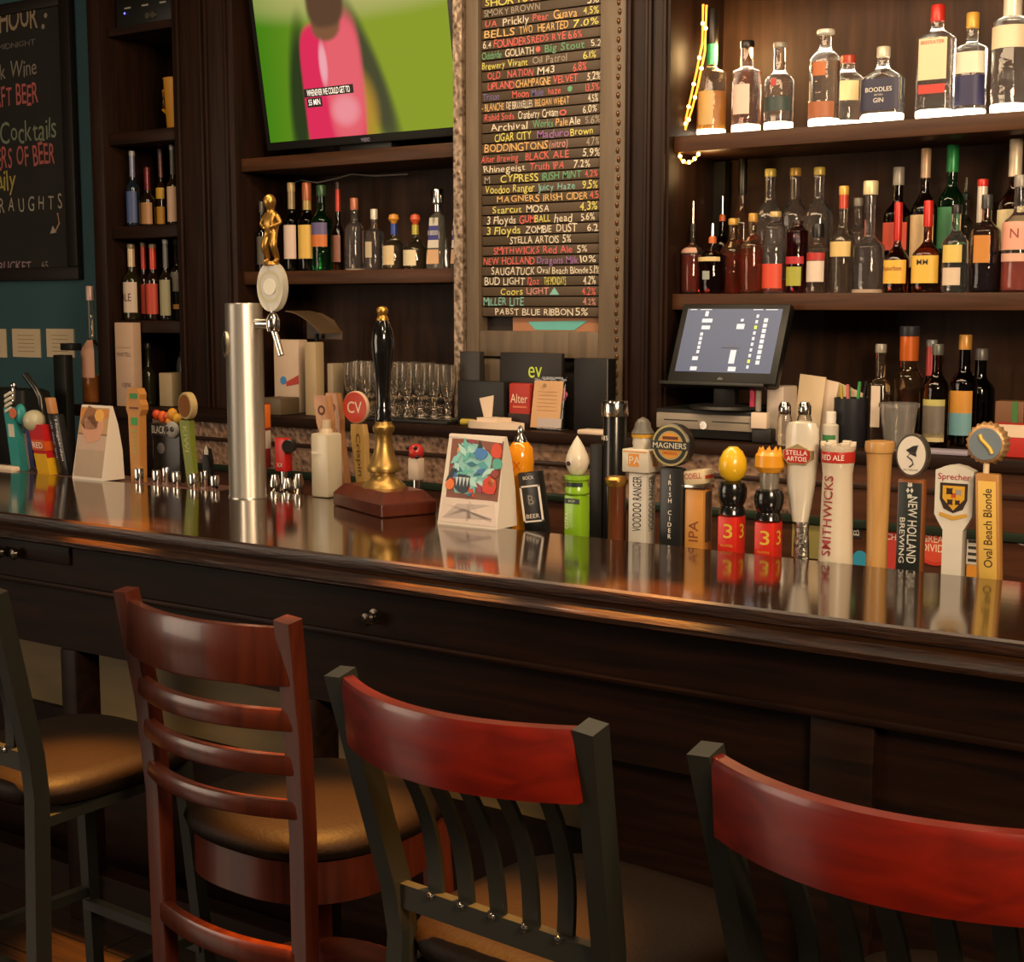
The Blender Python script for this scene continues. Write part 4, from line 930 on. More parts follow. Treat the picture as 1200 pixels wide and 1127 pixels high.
def shaker(px, Y, lb):
    X = xat(px, Y, CZ); H = zat(X, Y, 471)-CZ
    t = thing('glass_shaker', lb, 'shaker', (X, Y, CZ), 0, 'clear shakers on the back counter')
    MB().lathe([(.019, 0), (.021, .004), (.021, H*.6), (.017, H*.72)], glass('#f0ece4', haze=.06), 18).build('jar', t)
    MB().lathe([(.018, H*.72), (.019, H*.76), (.019, H*.9), (.012, H), (.0001, H)], CHROME, 18).build('lid', t)
shaker(919, 3.80, 'clear shaker with metal lid, left of the pair on the back counter'); shaker(942, 3.80, 'clear shaker with metal lid, right of the pair on the back counter')
X = xat(973, 3.80, CZ); H = zat(X, 3.80, 482)-CZ
t = thing('sanitizer_bottle', 'small white bottle with green print on the back counter', 'bottle', (X, 3.80, CZ))
MB().lathe([(.021, 0), (.022, .004), (.022, H*.62), (.012, H*.68)], mat('#c9c2b2', .4), 20).build('bottle', t)
MB().lathe([(.014, H*.68), (.014, H-.002), (.012, H)], WHITE, 18).build('cap', t)
m = MB(); m.lathe([(.0224, H*.1), (.0224, H*.36)], mat('#3a7a44', .5), 16, a0=-pi/2-1, a1=-pi/2+1, R=.0224); m.build('label', t)
X = xat(996, 3.86, CZ); H = zat(X, 3.86, 466)-CZ
t = thing('pen_cup', 'black cup full of pens beside the bottles', 'cup', (X, 3.86, CZ))
MB().lathe([(.043, 0), (.045, .004), (.047, H), (.043, H), (.041, .006), (.0001, .006)], mat('#1c1d22', .45), 24).build('cup', t)
for k, (c, dx, dy) in enumerate([('#b8a03a', -.02, 0), ('#b03434', .012, .01), ('#2f8a4a', .02, -.012), ('#2f6a3a', -.012, .018), ('#c86a6a', 0, -.02), ('#1a1a1a', .024, .012)]):
    m = MB(); m.cyl((dx*.7, dy*.7, .01), (dx*1.5, dy*1.5, H+.03+.008*(k % 3)), .0045, .0045, mat(c, .4), 8); tag(m.build('pen', loc=(X, 3.86, CZ)), ['yellow', 'red', 'green', 'dark green', 'pink', 'black'][k]+' pen standing in the black cup', 'pen', 'pens in the black cup')
b('clear-necked square bottle of dark spirit with white side label', 1029, 403, 32, 3.88, CZ, sh=.60, nk=.68, rn=.42, cap=.08, capc='#8a8478', glassc='#e8d0b0', liq=('#3a160a', .52), labs=[(.2, .6, 22, '#cbb9a4')], sq=3)
b('tall dark spirit bottle with orange and black neck, rear of the counter', 1062, 382, 33, 3.97, CZ, sh=.56, nk=.66, rn=.62, cap=.08, capc='#28282c', glassc='#d0a878', liq=('#42180a', .48), foil=('#b85a20', .2))
b('bottle with grey and cream label in front of a red-necked one', 1095, 403, 29, 3.90, CZ, sh=.58, nk=.74, rn=.40, cap=.10, capc='#55564c', glassc='#5a3a20', labs=[(.12, .42, 60, '#6a6258'), (.08, .16, 60, '#c0b080'), (.42, .48, 60, '#b0a860')])
b('bottle with red neck behind the grey-labelled bottle', 1088, 398, 22, 4.07, CZ, sh=.5, nk=.64, rn=.5, cap=.06, capc='#8a8a88', glassc='#6a2018', foil=('#b8484a', .05))
b('bottle with tan foil cap and blue and orange label', 1127, 392, 31, 4.05, CZ, sh=.56, nk=.7, rn=.42, cap=.13, capc='#b8843c', glassc='#2c1c10', labs=[(.10, .30, 55, '#6fa0a8'), (.30, .5, 55, '#c88c34')])
b('dark short bottle with grey cap right of the blue and orange label', 1146, 408, 34, 4.14, CZ, sh=.56, nk=.72, rn=.4, cap=.12, capc='#6a6460', glassc='#2c2014')
X = xat(1052, 3.80, CZ); H = zat(X, 3.80, 472)-CZ
t = thing('plastic_cup', 'clear plastic cup with ribbed sides in front of the spirit bottles', 'cup', (X, 3.80, CZ))
m = MB(); m.lathe([(.035, 0), (.036, .003), (.049, H*.9), (.054, H*.91), (.054, H), (.051, H), (.046, H*.9), (.034, .005), (.0001, .005)], glass('#f8f4ee', .04, 1.3, haze=.07), 28); m.build('cup', t)
t, w, H = bx_thing('tea_box', 'red and cream box at the right end of the counter', 'box', 1160, 1212, 497, 3.80, CZ, .08, '#b02a22')
MB().box(-w/2-.0006, w/2+.0006, -.0008, .0, H*.62, H, mat('#d8c0a4', .6)).box(-w*.2, w*.0, -.0015, -.0008, H*.3, H*.4, mat('#d8c0a4', .6)).build('print', t)
t, w, H = bx_thing('small_carton', 'small brown and green carton behind the red box', 'carton', 1164, 1205, 470, 3.96, CZ, .06, '#6a4424')
MB().box(w*.1, w*.3, -.001, 0, 0, H, mat('#3a6a34', .6)).build('print', t)
m = MB(); p = Vector(on(1106, Y=3.80)); m.box(p.x-.07, p.x+.07, p.y-.025, p.y+.03, CZ, CZ+.012, mat('#8f8794', .5), .003); tag(m.build('bar_mat'), 'folded grey bar mat at the counter edge', 'mat')
# stickers on the back counter front
CF = CYF+.034
def sticker(label, px, py, rx, ry, c, Y=None, round_=True, deco=None):
    Y = Y or (CYF+.019 if False else CF)
    p = onY(px, py, Y); d = dep(p); k = d/FPX; th = theta(p.x, Y); w = rx*k/cos(th); h = ry*k
    t = thing('sticker', label, 'sticker', p, 0, 'stickers on the back counter front')
    m = MB()
    if round_: m.prism([(w*cos(2*pi*i/32), h*sin(2*pi*i/32)) for i in range(32)], -.0015, .0005, mat(c, .5))
    else: m.box(-w, w, -.0015, .0005, -h, h, mat(c, .5))
    m.build('backing', t)
    if deco:
        m = MB(); deco(m, w, h); m.build('print', t, smooth=False)
    return t
def ring(c1, tx=None, tc=None, r=.72):
    def f(m, w, h):
        m.prism([(w*r*cos(2*pi*i/28), h*r*sin(2*pi*i/28)) for i in range(28)], -.0020, -.0014, mat(c1, .5))
        if tx:
            for i, s_ in enumerate(tx): m.text(s_, mat(tc, .5), front(0, h*(.22-.42*i) if len(tx) > 1 else 0, -.0024), h*.34, w*1.2, .008)
    return f
sticker('round white sticker with green centre behind the green tap handle', 697, 605, 15, 19, '#cdc8b8', deco=ring('#4a7a68', r=.5))
sticker('dark red oval patch above the round white sticker', 699, 569, 14, 10, '#6a2f1c')
sticker('round red sticker with pale lettering between two tap handles', 1096, 637, 25, 26, '#b83324', deco=ring('#c4472f', ['GREAT', 'DIVIDE'], '#e0c8ae', .85))
sticker('round black and white sticker at the right frame edge', 1200, 617, 17, 22, '#cfc8ba', deco=ring('#2c2a28', r=.55))
sticker('small red and yellow round sticker right of the white red-lettered handle', 1003, 578, 9, 16, '#b52a22', deco=ring('#c86a30', r=.55))
sticker('narrow black and white sticker below the red and yellow one', 1004, 612, 6, 18, '#2a2a28', round_=False, deco=lambda m, w, h: m.text('BEER', mat('#c8c4b8', .5), front(0, 0, -.002, pi/2), w*1.1, h*1.7))
sticker('small blue round sticker low behind the turned wooden handle', 1008, 656, 9, 11, '#2f8fae')
sticker('red and white sticker left of the black lettered handle', 1045, 646, 9, 24, '#b23a30', round_=False, deco=lambda m, w, h: m.text('CHI', mat('#ddd0c0', .5), front(0, h*.72, -.002), h*.3, w*1.5, .01))
sticker('olive square sticker behind the white goblet-shaped handle', 945, 610, 16, 44, '#8a8048', round_=False)
sticker('black and white striped sticker behind the white shield handle', 1142, 628, 8, 34, '#b9b2a4', round_=False, deco=lambda m, w, h: [m.box(-w*.8, w*.8, -.002, -.0014, h*(-.9+.22*i), h*(-.8+.22*i), mat('#2c2926', .5)) for i in range(8)] and None)
sticker('orange and black square sticker below the striped one', 1142, 674, 9, 12, '#c8862c', round_=False)
sticker('faint white outline sticker right of the olive sticker', 930, 585, 9, 12, '#7a7268')
# ------------------------------------------------------------------ tap handles along the right half of the bar
RZ = 1.03
class Tap:
    def __init__(s, label, px, Y=2.925, zb=RZ, name='beer_tap', rz=0, cat='tap handle'):
        s.X = xat(px, Y, zb+.04); s.Y = Y; s.zb = zb; s.k = dep((s.X, Y, zb+.1))/FPX; s.th = theta(s.X, Y)
        s.t = thing(name, label, cat, (s.X, Y, zb), rz)
    def z(s, py): return zat(s.X, s.Y-.02, py)-s.zb
    def w(s, px): return px*s.k
    def bw(s, px, ratio=1.):   # width of a box seen px wide, depth = ratio * width
        return px*s.k/(cos(s.th)+ratio*sin(abs(s.th)))
    def put(s, m, name, **k): return m.build(name, s.t, **k)
    def ferrule(s, r=.012): s.put(MB().lathe([(r*.8, 0), (r, .002), (r, .012), (r*.8, .014)], CHROME, 16), 'ferrule')
def P(m, pts): return m
# orange bottle-shaped handle
T = Tap('glossy orange bottle-shaped tap handle with chrome tip', 610)
r = T.w(32)/2
T.put(MB().lathe([(r*.62, 0), (r*.66, .01), (r*.7, T.z(575)), (r*.95, T.z(556)), (r, T.z(540)), (r*.92, T.z(526)), (r*.6, T.z(519)), (r*.5, T.z(518))], mat('#d98a14', .15, coat=.5), 28), 'body')
T.put(MB().lathe([(r*.55, T.z(519)), (r*.45, T.z(514)), (r*.22, T.z(509)), (r*.26, T.z(505)), (r*.12, T.z(500)), (.0001, T.z(499))], CHROME, 16), 'tip')
T.put(MB().text('XX', mat('#b5520f', .4), front(0, T.z(545), -r*1.0-.0006), .02, bend=r), 'lettering')
# small black sign
T = Tap('small tilted black tap handle with white framed emblem', 627, 2.885)
w = T.bw(30, .25); Hh = T.z(553); mx = Matrix.Translation((0, 0, Hh*.5)) @ Matrix.Rotation(radians(-9), 4, 'Y') @ Matrix.Translation((0, 0, -Hh*.5))
m = MB(); m.box(-w*.5, w*.5, -.012, .012, 0, Hh, mat('#1a1917', .3), .004, mx=mx); T.put(m, 'body')
m = MB(); zt, z0 = T.z(569), T.z(612)
for a in ((-.46, -.38, 0), (.38, .46, 0)): m.box(w*a[0], w*a[1], -.0135, -.012, z0, zt, WHITE, mx=mx)
m.box(-w*.46, w*.46, -.0135, -.012, zt-.004, zt, WHITE, mx=mx); m.box(-w*.46, w*.46, -.0135, -.012, z0, z0+.004, WHITE, mx=mx)
zm = T.z(586); m.text('B', mat('#8d8a80', .4), mx @ front(0, zm, -.0135), .022); m.text('BOCK', WHITE, mx @ front(0, T.z(560), -.0128), .008, w*.5)
m.prism([(w*.22*cos(i*pi/12)*(1 if i % 2 else .85), zm+w*.26*sin(i*pi/12)) for i in range(24)], -.0128, -.012, mat('#3c3b38', .4), mx=mx)
m.text('BEER', WHITE, mx @ front(0, T.z(605), -.0135), .010, w*.6); T.put(m, 'emblem', smooth=False)
# green stacked handle with teardrop
T = Tap('lime green stacked tap handle topped by a white teardrop', 676, 2.89)
w = T.bw(31, 1.0)/2
GR = mat('#7fae1e', .3, coat=.3); m = MB()
m.box(-w, w, -w, w, 0, T.z(580), GR, .005); m.lathe([(w*1.1, T.z(580)), (w*1.28, T.z(578)), (w*1.28, T.z(573)), (w*1.15, T.z(570)), (w*1.15, T.z(564)), (w*1.32, T.z(562)), (w*1.32, T.z(558)), (.0001, T.z(557))], GR, 28, c=(0, 0, 0)); T.put(m, 'body')
m = MB(); m.lathe([(w*1.16, T.z(571)), (w*1.17, T.z(565))], mat('#23302a', .4), 20, a0=-2.3, a1=-.5, R=w*1.2); m.box(-w*.9, w*.9, -w-.001, -w, T.z(590), T.z(584), mat('#23302a', .4))
m.text('HOP', mat('#cfdca0', .4), front(0, T.z(587), -w-.0015), .006); m.text('CITRA', mat('#d5e0b0', .5), front(-w*.6, T.z(610), -w-.0012, pi/2), .010); T.put(m, 'print')
rt_ = T.w(28)/2
T.put(MB().lathe([(rt_*.45, T.z(557)), (rt_*.8, T.z(552)), (rt_, T.z(542)), (rt_*.9, T.z(534)), (rt_*.62, T.z(525)), (rt_*.3, T.z(517)), (.0005, T.z(511))], mat('#cfc4ae', .35, coat=.3), 28), 'teardrop')
T.put(MB().disc((-rt_*.25, -rt_*.9, T.z(543)), (-.2, -1, 0), .0055, .003, mat('#2a1424', .2), 16), 'dark_spot')
# brown wooden handle with gold crown ring
T = Tap('dark brown wooden tap handle with a gold ring near its top', 722)
r = T.w(20)/2
T.put(MB().lathe([(r*.9, 0), (r, .01), (r, T.z(572)), (r*1.1, T.z(570))], wood('brown_handle', '#4a2412', '#6a371c', 2, .3, .3), 24), 'body')
T.put(MB().lathe([(r*1.1, T.z(570)), (r*1.35, T.z(566)), (r*1.4, T.z(562)), (r*1.1, T.z(559)), (.0001, T.z(559))], GOLD, 24), 'ring')
# black flask with steel cap behind
T = Tap('tall black drink dispenser with steel cap behind the brown wooden handle', 719, 3.3, .80, name='drink_dispenser', cat='dispenser')
r = T.w(27)/2
T.put(MB().lathe([(r, 0), (r, T.z(488)), (r*.95, T.z(486))], mat('#171614', .2), 28), 'body')
T.put(MB().lathe([(r*1.12, T.z(488)), (r*1.15, T.z(485)), (r*1.15, T.z(473)), (r*1.05, T.z(470)), (.0001, T.z(470))], CHROME, 28), 'cap')
T.put(MB().box(-r*2.2, -r*.9, -r*.6, r*.6, 0, T.z(522), BLK, .004), 'side_box')
T.put(MB().text('1855', WHITE, front(-r*.3, T.z(513), -r-.001), .012, bend=r), 'lettering')
tag(MB().box(T.X-.14, T.X+.1, 3.225, 3.4, .0, .80, DW, .004).build('under_counter'), 'dark stand below the tall black drink dispenser', 'stand')
# white pillar handle
T = Tap('white square tap handle with black upright lettering and a signboard top', 752)
w = T.bw(32, 1.0)/2
T.put(MB().box(-w, w, -w, w, 0, T.z(553), mat('#c9c3b6', .35), .003), 'body')
m = MB(); m.text('VOODOO RANGER', mat('#1c1b19', .5), front(0, (T.z(556)+T.z(624))/2, -w-.0008, pi/2), w*1.0, (T.z(556)-T.z(624))*.95, .005)
m.text('VOODOO RANGER', mat('#1c1b19', .5), side(w+.0008, 0, (T.z(556)+T.z(624))/2, pi/2), w*1.0, (T.z(556)-T.z(624))*.95, .005); T.put(m, 'lettering', smooth=False)
ws = w*1.5; m = MB(); m.box(-ws, ws, -ws, ws, T.z(553), T.z(526), mat('#c8c0ae', .4), .003); T.put(m, 'signboard')
m = MB(); OR = mat('#cf8a34', .5); z0, z1 = T.z(546), T.z(531)
for mm in (front(0, 0, -ws-.0008), side(ws+.0008, 0, 0)):
    m.add([(-ws*.5, z0, 0), (ws*.3, z0, 0), (ws*.3, z1, 0), (-ws*.5, z1, 0)], [(0, 1, 2, 3)], OR, mm)
    m.text('IPA', mat('#d9d0bc', .5), mm @ Matrix.Translation((-ws*.1, (z0+z1)/2, .0006)), (z1-z0)*.6, None, .01)
    m.add([(-ws*.9, z1+.003, 0), (ws*.9, z1+.003, 0), (ws*.9, z1+.006, 0), (-ws*.9, z1+.006, 0)], [(0, 1, 2, 3)], OR, mm)
T.put(m, 'sign_print', smooth=False)
m = MB(); r = T.w(24)/2
m.lathe([(r*.9, T.z(526)), (r, T.z(520)), (r*.95, T.z(511)), (r*.8, T.z(508))], mat('#bdb6a6', .4), 20); T.put(m, 'finial')
m = MB(); m.lathe([(r*1.05, T.z(513)), (r*1.1, T.z(509)), (r*.6, T.z(507))], mat('#c99a34', .4), 20); T.put(m, 'finial_band')
m = MB(); m.lathe([(r*1.15, T.z(508)), (r*.85, T.z(502)), (r*.75, T.z(496)), (r*.5, T.z(492)), (.0005, T.z(489))], mat('#5c5850', .4), 20); T.put(m, 'finial_cap')
# black slab with round badge
T = Tap('black slab tap handle with white upright letters and a round gold badge', 788, 2.90)
w = T.bw(33, .5)/2
T.put(MB().box(-w, w, -w*.5, w*.5, 0, T.z(548), mat('#1f201f', .35), .006), 'body')
m = MB()
st_ = 'IRISH CIDER'; zt, zb2 = T.z(556), T.z(633)
for i, ch in enumerate(st_):
    if ch != ' ': m.text(ch, WHITE, front(0, zt-(zt-zb2)*(i+.4)/len(st_), -w*.5-.0008), (zt-zb2)/len(st_)*.72, None, .01)
T.put(m, 'lettering', smooth=False)
rb = T.w(25); zc = T.z(522)
m = MB(); m.disc((0, w*.5, zc), (0, -1, 0), rb, w*1.05, mat('#211f1b', .3), 36, .003); T.put(m, 'badge')
m = MB(); yb = -w*.55
def annul(m, c, r0, r1, y, mt, n=40):
    vs = []; 
    for i in range(n):
        a = 2*pi*i/n; vs += [(c[0]+r0*cos(a), y, c[1]+r0*sin(a)), (c[0]+r1*cos(a), y, c[1]+r1*sin(a))]
    m.add(vs, [(2*i, 2*((i+1) % n), 2*((i+1) % n)+1, 2*i+1) for i in range(n)], mt)
annul(m, (0, zc), rb*.86, rb*.96, yb-.0012, mat('#a89a68', .3, .5)); annul(m, (0, zc), rb*.60, rb*.68, yb-.0012, mat('#a89a68', .3, .5))
m.prism([(rb*.62*cos(i*pi/20), zc+rb*.62*sin(i*pi/20)) for i in range(40)], yb-.001, yb-.0002, mat('#d08c22', .35))
m.box(-rb*1.0, rb*1.0, yb-.004, yb-.001, zc-rb*.20, zc+rb*.20, mat('#23231f', .3)); m.text('MAGNERS', mat('#cfc6a4', .4), front(0, zc, yb-.0048), rb*.26, rb*1.75, .015)
m.box(-rb*.4, rb*.4, yb-.002, yb-.001, zc+rb*.28, zc+rb*.42, mat('#5a2a14', .4)); m.text('ORIGINAL', mat('#b0401c', .4), front(0, zc-rb*.36, yb-.002), rb*.14, rb*.8); T.put(m, 'badge_print', smooth=False)
# wood square handle with white cap
T = Tap('tan square tap handle with a lettered white cap', 818, 2.92)
w = T.bw(33, 1.0)/2
T.put(MB().box(-w, w, -w, w, 0, T.z(573), mat('#c48a42', .35), .004), 'body')
T.put(MB().box(-w*1.12, w*1.12, -w*1.12, w*1.12, T.z(573), T.z(568), CHROME, .002).box(w+.0002, w+.001, -w*.6, w*.6, T.z(635), T.z(576), mat('#6a5c4c', .3, .4)), 'collar')
mx = Matrix.Translation((0, 0, T.z(568))) @ Matrix.Rotation(radians(-7), 4, 'Y')
hc = T.z(551)-T.z(568); m = MB(); m.box(-w*1.1, w*1.2, -w*1.05, w*1.05, 0, hc, mat('#cdbb98', .4), .005, mx=mx); T.put(m, 'cap')
m = MB(); m.text('ODELL', mat('#b03a24', .5), mx @ front(0, hc*.62, -w*1.05-.0008), hc*.4, w*1.8, .01); m.box(w*1.2, w*1.205+.0004, -w*.9, w*.9, hc*.35, hc*.6, mat('#b03a24', .5), mx=mx)
m.text('IPA', mat('#7a3a1c', .5), front(0, T.z(622), -w-.0008, pi/2), w*1.0); T.put(m, 'print', smooth=False)
# two figures handles with red boxes
def three(label, px, ytop, yhead, ybelt, ybox, py3, bandana):
    T = Tap(label, px, 2.88); w = T.bw(33, 1.0)/2
    T.put(MB().box(-w, w, -w, w, 0, T.z(ybox), mat('#c8281a', .35), .003), 'red_box')
    m = MB(); YL = mat('#d8b03a', .5)
    m.text('3', YL, front(w*.1, T.z(py3), -w-.0008), w*1.35, w*.95, .04); m.text('FLOYDS', YL, front(0, T.z(py3+17), -w-.0008), w*.22, w*1.2)
    m.text('3', YL, side(w+.0008, 0, T.z(py3), 0), w*1.35, w*.95, .04); T.put(m, 'lettering', smooth=False)
    zb3 = T.z(ybox); zt = T.z(yhead); h = zt-zb3
    BKG = mat('#131211', .18, coat=.5)
    T.put(MB().lathe([(w*1.1, zb3), (w*1.3, zb3+h*.06), (w*1.2, zb3+h*.20), (w*1.05, zb3+h*.28), (w*1.2, zb3+h*.36), (w*1.35, zb3+h*.5), (w*1.4, zb3+h*.75), (w*1.2, zb3+h*.92), (w*.5, zt), (.0001, zt)], BKG, 26), 'torso')
    z1 = T.z(ytop); hh = z1-zt
    if not bandana:
        T.put(MB().lathe([(w*.6, zt-.002), (w*1.15, zt+hh*.12), (w*1.36, zt+hh*.36), (w*1.28, zt+hh*.62), (w*.9, zt+hh*.86), (w*.4, z1), (.0001, z1)], mat('#d8ac1c', .3, coat=.4), 26), 'yellow_knob')
        T.put(MB().ball((-w*1.0, -w*.35, zt+hh*.42), (w*.3, w*.25, w*.35), mat('#d08a80', .4), 12), 'pink_spot')
    else:
        T.put(MB().lathe([(w*.8, zt-.004), (w*.92, zt+hh*.2), (w*.85, zt+hh*.42)], mat('#8a8478', .3, .4), 24), 'grey_collar')
        m = MB(); m.lathe([(w*1.0, zt+hh*.40), (w*1.4, zt+hh*.55), (w*1.36, zt+hh*.85), (w*1.05, zt+hh*.95), (.0001, zt+hh*.92)], mat('#d8941c', .35, coat=.3), 26)
        for i in range(9):
            a = 2*pi*i/9; m.lathe([(w*.28, 0), (w*.16, hh*.14), (.0005, hh*.22)], mat('#d8941c', .35, coat=.3), 8, c=(w*.95*cos(a), w*.95*sin(a), zt+hh*.84))
        T.put(m, 'yellow_crown')
three('tap handle with red numbered box, black torso and rounded yellow knob', 857, 524, 563, 590, 605, 622, False)
three('tap handle with red numbered box, black torso and orange-yellow crown', 900, 527, 572, 600, 612, 630, True)
# white goblet-shaped handle
T = Tap('white goblet-shaped tap handle with red badge and steel foot', 939, 2.90)
r = T.w(41)/2; mx = Matrix.Identity(4)
def lean(px_dx, H): return Matrix(((1, 0, px_dx/H, 0), (0, 1, 0, 0), (0, 0, 1, 0), (0, 0, 0, 1)))
T.put(MB().lathe([(r*.46, T.z(612)), (r*.62, T.z(596)), (r*.84, T.z(568)), (r*.96, T.z(540)), (r, T.z(515)), (r*.97, T.z(503)), (r*.8, T.z(496)), (r*.4, T.z(494)), (.0001, T.z(494))], mat('#ccc4b2', .25, coat=.4), 30, dy=.6), 'body', loc=(-.004, 0, 0))
T.put(MB().lathe([(r*.50, -.01), (r*.46, T.z(640)), (r*.40, T.z(625)), (r*.46, T.z(612))], mat('#8f8a80', .25, .9, bump=.6, scale=90), 26, dy=.6), 'steel_foot')
m = MB(); yb = -r*.62; zc = T.z(533); w = r*.86
m.prism([(-w, zc-.008), (-w*.6, zc-.020), (w*.6, zc-.020), (w, zc-.008), (w, zc+.010), (w*.5, zc+.016), (0, zc+.024), (-w*.5, zc+.016), (-w, zc+.010)], yb-.003, yb+.012, mat('#b0a070', .3, .5))
m.prism([(-w*.9, zc-.007), (-w*.55, zc-.017), (w*.55, zc-.017), (w*.9, zc-.007), (w*.9, zc+.009), (w*.5, zc+.013), (-w*.5, zc+.013), (-w*.9, zc+.009)], yb-.004, yb-.002, mat('#a8221c', .35))
m.text('STELLA', WHITE, front(0, zc+.005, yb-.0046), .010, w*1.5, .01); m.text('ARTOIS', WHITE, front(0, zc-.008, yb-.0046), .010, w*1.4, .01); T.put(m, 'badge', loc=(-.004, 0, 0))
m = MB(); m.disc((-.004, -r*.535, T.z(562)), (0, -1, .2), .003, .001, mat('#3a3630', .4), 10); T.put(m, 'emblem')
# Smithwick's pillar
T = Tap('white round pillar tap handle with red upright lettering and crenellated top', 979, 2.88)
r = T.w(39)/2; WC = mat('#cfc2ab', .3, coat=.3)
m = MB(); m.lathe([(r*1.05, 0), (r*1.06, .008), (r*1.0, T.z(640)), (r*.88, T.z(556)), (r*.94, T.z(545)), (r*.98, T.z(541)), (r*.98, T.z(528)), (r*1.04, T.z(526)), (r*1.04, T.z(522)), (.0001, T.z(522))], WC, 32)
for i in range(6):
    a = 2*pi*i/6+.3; mm = Matrix.Rotation(a, 4, 'Z'); m.box(r*.74, r*1.04, -r*.24, r*.24, T.z(522)-.001, T.z(518), WC, .001, mx=mm)
T.put(m, 'body', angle=50)
m = MB(); m.lathe([(r*.99, T.z(542)), (r*1.0, T.z(541)), (r*1.0, T.z(530)), (r*.99, T.z(529))], mat('#b02a20', .4), 32); T.put(m, 'red_band')
m = MB(); zc = (T.z(558)+T.z(649))/2
vs, fs = text_mesh('SMITHWICKS', .02); x0 = min(v.x for v in vs); x1_ = max(v.x for v in vs); y0 = min(v.y for v in vs); y1 = max(v.y for v in vs)
Ls = T.z(558)-T.z(651); hs = r*.62; o = []
for v in vs:
    u = ((v.x-x0)/(x1_-x0)-.5)*Ls; q = ((v.y-y0)/(y1-y0)-.5)*hs; zz_ = zc+u
    rr = r*(1.005-.12*(zz_-T.z(640))/(T.z(556)-T.z(640)))+.0034; a = -pi/2-.18-q/rr
    o.append((rr*cos(a), rr*sin(a), zz_))
m.add(o, fs, mat('#8a1f1c', .4))
m.text('RED ALE', WHITE, front(0, T.z(535.5), -r*1.0-.0016), .011, r*1.5, .01, bend=r*1.0); T.put(m, 'lettering', smooth=False)
# turned wooden bat
T = Tap('plain turned light wood tap handle with flared rim', 1027, 2.895)
r = T.w(31)/2; BW = wood('light_handle_wood', '#a87a40', '#c2975a', 2, .35, .3)
T.put(MB().lathe([(r*.80, 0), (r*.78, T.z(640)), (r*.88, T.z(560)), (r*.95, T.z(536)), (r*.97, T.z(532)), (r*1.08, T.z(530)), (r*1.12, T.z(523)), (r*1.08, T.z(518)), (r*.7, T.z(517)), (.0001, T.z(518))], BW, 30), 'body')
# black slab with white oval top
T = Tap('wood-edged black slab tap handle with white oval dragon badge', 1066, 2.895)
w = T.bw(34, .45)/2
T.put(MB().box(-w, w, -w*.4, w*.5, 0, T.z(562), wood('slab_wood', '#6a3c1e', '#8a5228', 2, .35, .2), .004), 'body')
T.put(MB().box(-w*.88, w*.88, -w*.4-.002, -w*.4, 0, T.z(566), mat('#1f2422', .4), .001), 'black_panel')
m = MB(); yb = -w*.4-.0028; zc = (T.z(582)+T.z(666))/2
m.text('NEW HOLLAND', mat('#c9c8bc', .5), front(w*.25, T.z(621), yb, -pi/2), w*.72, (T.z(582)-T.z(660)), .02)
m.text('BREWING', mat('#c9c8bc', .5), front(-w*.5, T.z(634), yb, -pi/2), w*.40, (T.z(606)-T.z(662))*.95, .02)
for a in range(6): m.prism([(w*.5*cos(a*pi/3)*.3+w*.0+w*.12*cos(a*pi/3+q), T.z(575)+w*.5*sin(a*pi/3)+w*.2*sin(a*pi/3+q)) for q in (0, 1.6, 3.1, 4.7)], yb-.0006, yb+.0003, mat('#c9c8bc', .5))
T.put(m, 'lettering', smooth=False)
a_, c_ = T.w(18), T.z(509)-T.z(534); zc = T.z(534)
m = MB(); m.prism([(a_*cos(i*pi/20)*1.04, zc+c_*sin(i*pi/20)) for i in range(40)], -.010, .012, mat('#8a847a', .25, .8)); T.put(m, 'badge_rim')
m = MB(); m.prism([(a_*.92*cos(i*pi/20), zc+c_*.9*sin(i*pi/20)) for i in range(40)], -.0125, -.009, mat('#d2cabd', .35)); T.put(m, 'badge')
m = MB(); K = mat('#201d1c', .5)
m.tube([(a_*x, -.0128, zc+c_*z) for x, z in [(-.1, -.55), (.15, -.4), (.05, -.2), (-.25, -.05), (-.05, .12), (.25, .1), (.35, .35)]], .0016, K, 6)
m.prism([(a_*-.35, zc+c_*.25), (a_*.1, zc+c_*.45), (a_*.45, zc+c_*.5), (a_*.3, zc+c_*.2), (a_*.35, zc+c_*-.05), (a_*.0, zc+c_*.05)], -.0135, -.0125, K)
m.text('NEW HOLLAND', K, front(0, zc-c_*.68, -.0128), .003); T.put(m, 'dragon_print')
# white shield
T = Tap('white shield-shaped tap handle with red lettering and gold crest', 1117, 2.895)
wt = T.bw(47, .35)/2; ws = T.bw(27, .7)/2
pts = [(-ws, 0), (ws, 0), (ws, T.z(622)), (wt*.8, T.z(612)), (wt, T.z(604)), (wt*1.0, T.z(552)), (wt*.5, T.z(547)), (0, T.z(545)), (-wt*.5, T.z(547)), (-wt, T.z(552)), (-wt, T.z(604)), (-wt*.8, T.z(612)), (-ws, T.z(622))]
m = MB(); m.prism(pts, -ws*.7, ws*.7, mat('#cdc8ba', .3, coat=.3)); T.put(m, 'body', smooth=False)
m = MB(); yb = -ws*.7-.0008; zc = T.z(584); r = wt*.72
m.text('Sprecher', mat('#9a1f28', .5), front(0, T.z(560), yb), .016, wt*1.7, .02)
m.prism([(-r, zc+r*1.1), (r, zc+r*1.1), (r, zc-r*.1), (r*.7, zc-r*.8), (0, zc-r*1.1), (-r*.7, zc-r*.8), (-r, zc-r*.1)], yb-.0004, yb+.0006, mat('#2c2018', .5))
m.prism([(-r*.8, zc+r*.9), (r*.8, zc+r*.9), (r*.8, zc-r*.05), (0, zc-r*.9), (-r*.8, zc-r*.05)], yb-.0008, yb, mat('#c99a2c', .4))
